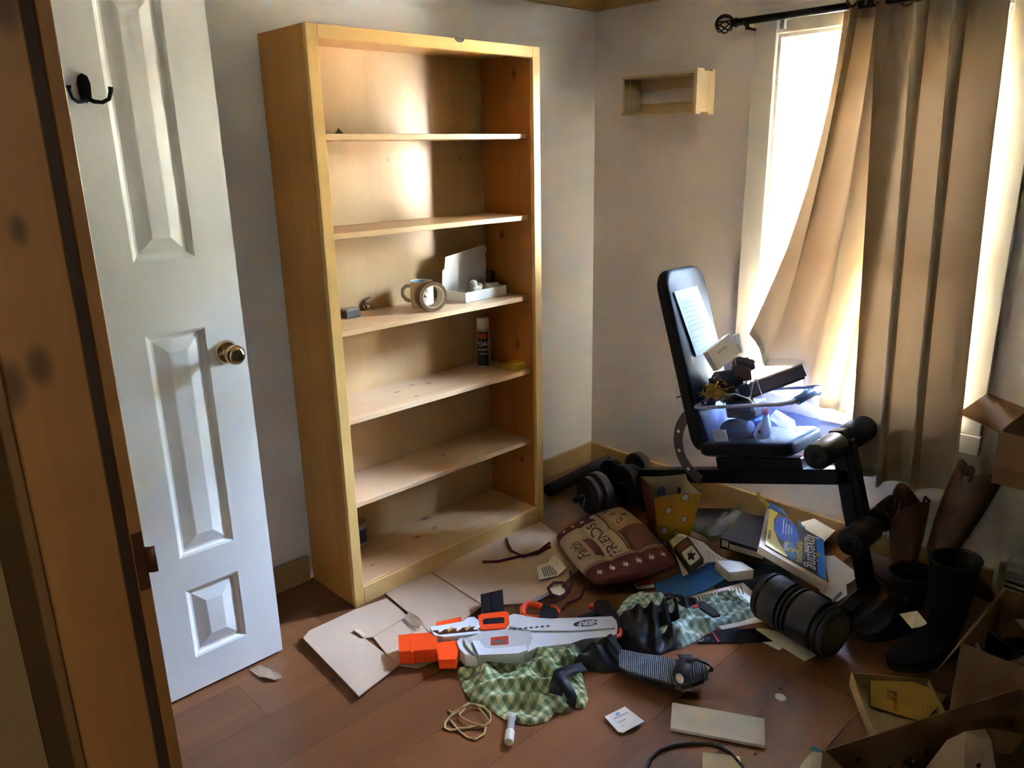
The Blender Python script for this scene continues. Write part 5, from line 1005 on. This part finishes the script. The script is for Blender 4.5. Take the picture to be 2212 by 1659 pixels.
# ------------------------------------------------------------------ boots
def boot(name, label, M, mat, solem, shaft=.27, wid=1.0, cowboy=True, group=None):
    o = thingM(name, label, 'boot', M, group)
    # local: foot along +Y (toe), ankle at origin, shaft up +Z
    rings = []
    def ell(c, a, b, tilt=0.0, n=20):
        return [V(c[0] + a * wid * math.cos(2 * PI * k / n), c[1] + b * math.sin(2 * PI * k / n) * math.cos(tilt), c[2] + b * math.sin(2 * PI * k / n) * math.sin(tilt)) for k in range(n)]
    toe = .215 if cowboy else .19
    # foot as rings from toe to ankle, turning upward into the shaft
    for y, z, a, b, tl in ((toe, .022, .006, .008, 1.57), (toe - .012, .026, .022 if cowboy else .034, .018, 1.57), (toe - .05, .034, .038 if cowboy else .044, .027, 1.57), (toe - .10, .042, .043, .036, 1.5), (.06, .055, .039, .047, 1.3), (.02, .075, .036, .055, .9), (.0, .10, .036, .052, .45), (-.005, .13, .039, .052, .12), (-.006, .17, .044, .058, 0), (-.006, .10 + shaft * .55, .049, .068, 0), (-.006, .10 + shaft * .9, .052, .074, 0)):
        rings.append(ell((0, y, z), a, b, tl))
    top = []
    for k in range(20):
        a = 2 * PI * k / 20; dip = (.028 * math.cos(2 * a) if cowboy else 0)
        top.append(V(.053 * wid * math.cos(a), -.006 + .075 * math.sin(a), .10 + shaft + dip * -1 + (.012 if cowboy else 0)))
    rings.append(top); inner = [V(p.x * .93, (p.y + .006) * .93 - .006, p.z - .002) for p in top]; low = [V(p.x * .8, (p.y + .006) * .8 - .006, .16) for p in top]
    MB().loft(rings + [inner, low]).build('upper', mat, o, 70)
    out = [(.04 * math.cos(a) if abs(math.sin(a)) < .99 else 0, 0) for a in (0,)]
    so = [(.0, toe + .004), (.020, toe - .008), (.040, toe - .05), (.044, toe - .09), (.036, .04), (.034, -.03), (.028, -.056), (0, -.064)]
    so = [(x * wid, y) for x, y in so] + [(-x * wid, y) for x, y in so[::-1][1:-1]]
    MB().prism(so, .0 + (.012 if cowboy else 0), .022).build('sole', solem, o)
    hl = [(.034, -.0), (.034, -.03), (.028, -.058), (0, -.066), (-.028, -.058), (-.034, -.03), (-.034, 0)]
    MB().prism([(x * wid, y) for x, y in hl], 0 if not cowboy else -.012, .022).build('heel', solem, o)
    if cowboy:
        for s in (-1, 1): MB().tube([(s * .05, -.015, .10 + shaft - .03), (s * .056, -.015, .10 + shaft + .012), (s * .050, .0, .10 + shaft + .018), (s * .056, .012, .10 + shaft + .010), (s * .05, .012, .10 + shaft - .03)], .0045, 6).build('pull_strap', solem, o, 60)
        for s in (-1, 1):
            MB().tube([V(s * (.0505 * wid + .001), .03 * math.sin(t_ * 5), .15 + shaft * .85 * t_) for t_ in [i / 14 for i in range(15)]], .0012, 4).build('stitching', MT('stitch_thread', '8a6a42', .8, 0), o, 60)
    else:
        MB().tube([top[k] for k in range(20)], .004, 6, True).build('collar', solem, o, 60)
    return o
m_cow = MT('brown_boot_leather', '4b2d1c', .5, .3, 14, .25, 70); m_cow2 = MT('dark_boot_sole', '20150f', .6, .1); m_rub = MT('black_rubber', '08080a', .65, .15, 20, spec=.2); m_rub2 = MT('black_rubber_sole', '0a0a0b', .7, .1)
def yaw(loc, toe):
    d = Vector(toe).normalized(); return frame(loc, d.cross(V(0, 0, 1)), d)
bp_a = V(-.232, -1.578, .012)
boot('cowboy_boot', 'brown leather cowboy boot standing upright beside the bench rollers', yaw(bp_a, (.69, .72, 0)), m_cow, m_cow2, .245, .95, True, 'brown cowboy boots')
axz = (V(-.125, -1.755, .50) - V(-.29, -1.70, .20)).normalized(); yb2 = V(-.35, -.75, .0); yb2 = (yb2 - axz * yb2.dot(axz)).normalized(); xb2 = yb2.cross(axz)
boot('cowboy_boot', 'brown leather cowboy boot leaning against the wall on top of the black boots', frame(V(-.31, -1.69, .165), xb2, yb2), m_cow, m_cow2, .25, 1.0, True, 'brown cowboy boots')
boot('rubber_boot', 'black rubber boot with its toe towards the white board', yaw(V(-.47, -1.795, 0), (-.92, .42, 0)), m_rub, m_rub2, .225, 1.15, False, 'black rubber boots')
boot('rubber_boot', 'black rubber boot behind the other with its toe towards the foam roller', yaw(V(-.40, -1.665, 0), (-.85, .5, 0)), m_rub, m_rub2, .10, 1.15, False, 'black rubber boots')
tag(MB().slab([Z(x, y, z_) for x, y, z_ in ((1943, 1326, .15), (1981, 1319, .17), (2003, 1346, .165), (1992, 1353, .16), (1970, 1357, .15))], .001).build('paper_note', m_cream, w=True), 'blank cream note lying on the black boots', 'note')
# ------------------------------------------------------------------ cartons on the right
def carton(name, label, M, L, Wd, H, mat, flaps=(), tk=.004, cat='box'):
    o = thingM(name, label, cat, M)
    for nm, a, b in (('wall', (-L / 2, -Wd / 2, 0), (-L / 2 + tk, Wd / 2, H)), ('wall', (L / 2 - tk, -Wd / 2, 0), (L / 2, Wd / 2, H)), ('wall', (-L / 2 + tk, -Wd / 2, 0), (L / 2 - tk, -Wd / 2 + tk, H)), ('wall', (-L / 2 + tk, Wd / 2 - tk, 0), (L / 2 - tk, Wd / 2, H)), ('base', (-L / 2 + tk, -Wd / 2 + tk, 0), (L / 2 - tk, Wd / 2 - tk, tk))):
        MB().box(a, b).build(nm, mat, o)
    for side, ang, ln in flaps:
        ca, sa = math.cos(ang), math.sin(ang)  # ang: 0 = straight out, + up, - down
        if side in ('+x', '-x'):
            s = 1 if side[0] == '+' else -1; p0 = (s * L / 2, -Wd / 2, H); q0 = [(s * L / 2, -Wd / 2 + .003, H), (s * L / 2, Wd / 2 - .003, H), (s * (L / 2 + ln * ca), Wd / 2 - .008, H + ln * sa), (s * (L / 2 + ln * ca), -Wd / 2 + .008, H + ln * sa)]
        else:
            s = 1 if side[0] == '+' else -1; q0 = [(-L / 2 + .003, s * Wd / 2, H), (L / 2 - .003, s * Wd / 2, H), (L / 2 - .008, s * (Wd / 2 + ln * ca), H + ln * sa), (-L / 2 + .008, s * (Wd / 2 + ln * ca), H + ln * sa)]
        MB().raw(q0, [[0, 1, 2, 3]]).build('flap', mat, o, solid=.003)
    return o
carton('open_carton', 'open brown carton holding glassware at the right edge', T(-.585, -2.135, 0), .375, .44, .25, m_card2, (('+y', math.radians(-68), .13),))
nbx = frame((-1.129, -2.0995, .0), (.91, -.415, 0), (.415, .91, 0))
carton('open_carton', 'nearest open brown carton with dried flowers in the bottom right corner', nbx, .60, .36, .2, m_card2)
# things in the carton with glassware
m_pglass = NT('purple_glass').set(.06); m_pglass.col(lin('2a2138')); m_pglass.b.inputs['Coat Weight'].default_value = 1; m_pglass = m_pglass.m
gb = thing('glass_bowl', 'dark purple glass bowl inside the open carton', 'bowl', Z(2140, 1392, .10), (.35, .25, 0)); gb.location.z = .075
MB().lathe([(.02, 0), (.05, .012), (.068, .04), (.07, .07), (.066, .07), (.064, .042), (.047, .017), (.0001, .008)], 32).build('bowl', m_pglass, gb, 50); MB().tube([(.068 * math.cos(a), .068 * math.sin(a), .071) for a in [2 * PI * i / 30 for i in range(30)]], .0022, 6, True).build('rim', m_grey, gb, 60)
gb2 = dup(gb, T(*(Z(2262, 1432, .10))) @ Matrix.Rotation(.5, 4, 'Y'), 'dark purple glass bowl at the very right edge of the carton'); gb2.location.z = .06
cp_ = thing('paper_cup', 'white cup lying in the open carton at the right edge', 'cup', Z(2205, 1350, .15), (.9, .4, .6)); cp_.location.z = .14
MB().lathe([(.0001, 0), (.03, 0), (.042, .085), (.0405, .085), (.029, .003), (.0001, .003)], 28).build('cup', m_paper, cp_, 50); MB().tube([(.042 * math.cos(a), .042 * math.sin(a), .085) for a in [2 * PI * i / 26 for i in range(26)]], .002, 6, True).build('rim', m_paper, cp_, 60)
sp_ = thing('white_spoon', 'white plastic spoon resting inside the near edge of the carton', 'spoon', Z(2120, 1415, .2)); a = Z(2108, 1392, .21); b = Z(2118, 1410, .20); c = Z(2145, 1432, .19)
MB().tube([a, a.lerp(b, .5), b], .006, 8).build('handle', m_wpl, sp_, 60, w=True); MB().ball(tuple((b + c) / 2), (c - b).length / 2 * 1.05, (1, .8, .22)).build('bowl', m_wpl, sp_, 60, w=True)
lb_ = thing('light_bulb', 'frosted light bulb lying in the carton below the glass bowl', 'light bulb', Z(2185, 1418, .1), (1.2, .3, .8)); lb_.location.z = .06
MB().ball((0, 0, .05), .028).lathe([(.026, .035), (.016, .012), (.014, .008)], 20).build('globe', MT('frosted_glass', 'b8aeb0', .3, .05), lb_, 60); MB().lathe([(.0001, -.015), (.009, -.013), (.013, -.006), (.013, .012)], 16).build('screw_base', m_grey, lb_, 40)
# nearest carton contents
m_dry = MT('dried_stems', '2c2014', .9, .3, 20); m_ber = MT('white_berries', 'a59a80', .8, .1)
df = thing('dried_flowers', 'dark dried flowers with small white berries in the nearest carton', 'dried flowers', (-1.16, -2.06, .006)); rnd = random.Random(9); mb = MB(); mbb = MB()
ux, uy = V(.91, -.415, 0), V(.415, .91, 0)
for k in range(60):
    p = V(-1.129, -2.0995, .02) + ux * rnd.uniform(-.30, .05) + uy * rnd.uniform(-.12, .14); q_ = p + V(rnd.gauss(0, .03), rnd.gauss(0, .03), rnd.uniform(.05, .13)); q_.z = min(q_.z, .165); mb.tube([p, (p + q_) / 2 + V(rnd.gauss(0, .01), rnd.gauss(0, .01), 0), q_], .0016, 4)
    for j in range(3): mb.ball(tuple(q_ + V(rnd.gauss(0, .015), rnd.gauss(0, .015), rnd.gauss(0, .01))), .007, (1.5, .7, .4), 6)
    if k % 3 == 0: mbb.ball(tuple(q_ + V(0, 0, .006)), .0045, n=8)
mb.build('stems', m_dry, df, 60, w=True); bo = mbb.build('berries', m_ber, df, 60, w=True); bo['kind'] = 'stuff'
tag(MB().slab([Z(x, y, z_) for x, y, z_ in ((1995, 1665, .16), (2046, 1598, .185), (2085, 1580, .19), (2128, 1574, .19), (2142, 1600, .17), (2152, 1665, .13), (2080, 1720, .13))], .003).build('cardboard_piece', m_card, w=True), 'loose tan cardboard piece inside the nearest carton', 'cardboard')
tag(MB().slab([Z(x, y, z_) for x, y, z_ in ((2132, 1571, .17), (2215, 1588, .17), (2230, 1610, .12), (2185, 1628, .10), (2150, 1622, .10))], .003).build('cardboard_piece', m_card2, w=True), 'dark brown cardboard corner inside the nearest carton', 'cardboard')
# shallow tray with yellow invitation
a, b, c = Z(1838, 1452, .045), Z(1968, 1440, .045), Z(1896, 1603, .045)
ty = (a - c).normalized(); tx = (b - a); tx = (tx - ty * tx.dot(ty)).normalized(); Lx, Ly = .21, (a - c).length; o0 = (a + c) / 2 + tx * Lx / 2; o0.z = 0
ly = carton('box_lid', 'shallow cream box lid holding a yellow printed card', frame(o0, tx, ty), Lx, Ly, .045, MT('cream_lid_board', 'a08a5e', .8, .05), (), .004, 'box lid')
yc = thing('invitation_card', 'yellow printed card lying in the shallow box lid', 'card', o0 + V(0, 0, .006)); m_yc = MT('yellow_card_stock', 'a8842c', .75, .05)
cq = [Z(1881, 1455, .03), Z(1968, 1470, .035), Z(2046, 1502, .03), Z(1996, 1560, .012), Z(1880, 1525, .012)]
MB().slab(cq, .001).build('card', m_yc, yc, w=True)
Ms = frame(Z(1925, 1498, .0295), Z(1928, 1540, .024) - Z(1922, 1475, .033), Z(1955, 1502, .031) - Z(1900, 1494, .026)); lettering('Rd', .036, Ms, MT('brown_ink', '3e2c12', .8, 0), yc, w=True, shear=.4)
for k in range(8): lettering('- - - - - -'[: 7 + k % 4], .012, frame(Z(1950 + k * 9, 1508 + k * 3.2, .0305), Z(1950 + k * 9, 1535 + k * 3, .024) - Z(1950 + k * 9, 1490 + k * 3, .033), V(1, -.45, 0)), MT('brown_ink2', '4a361a', .8, 0), yc, name='text_line', w=True)
# carton on a small table just outside the picture
tbl = thing('side_table', 'small dark wooden table under the carton at the right edge', 'table', (-.245, -2.2, 0)); m_tbl = WOOD('dark_table_wood', '4a3018', '33200f', 1, .8, .4)
MB().box((-.16, -.24, .535), (.17, .24, .557), .003).build('table_top', m_tbl, tbl)
for sx in (-.13, .14):
    for sy in (-.21, .21): MB().box((sx - .018, sy - .018, 0), (sx + .018, sy + .018, .535), .002).build('leg', m_tbl, tbl)
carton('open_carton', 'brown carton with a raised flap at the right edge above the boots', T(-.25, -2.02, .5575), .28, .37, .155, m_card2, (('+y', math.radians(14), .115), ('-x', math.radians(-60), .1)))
# ------------------------------------------------------------------ baseboard heater and wall board
ht = thing('baseboard_heater', 'white electric baseboard heater with louvres along the right wall', 'heater', (-.04, -2.3, 0)); m_htr = MT('heater_enamel', 'b8b5a2', .4, .05)
prof = [(0, .02), (0, .172), (-.055, .172), (-.075, .150), (-.075, .135), (-.068, .13), (-.068, .05), (-.078, .045), (-.078, .02)]
n = len(prof); MB().raw([(x, -2.85, z) for x, z in prof] + [(x, -1.835, z) for x, z in prof], [list(range(n)), list(range(n, 2 * n))[::-1]] + [[i, (i + 1) % n, n + (i + 1) % n, n + i] for i in range(n)]).build('housing', m_htr, ht, w=True)
for k in range(4): MB().box((-.0735, -2.84, .112 - k * .018), (-.067, -1.850, .120 - k * .018)).build('louvre', m_htr, ht, w=True)
for k in range(4): MB().box((-.069, -2.84, .102 - k * .018), (-.0675, -1.850, .112 - k * .018)).build('slot', m_black, ht, w=True)
MB().box((-.080, -1.850, .02), (0, -1.828, .176), .004).build('end_cap', m_htr, ht, w=True)
struct(MB().box((-.012, -2.9, .185), (0, -1.836, .56), .002).build('trim_12', m_white))
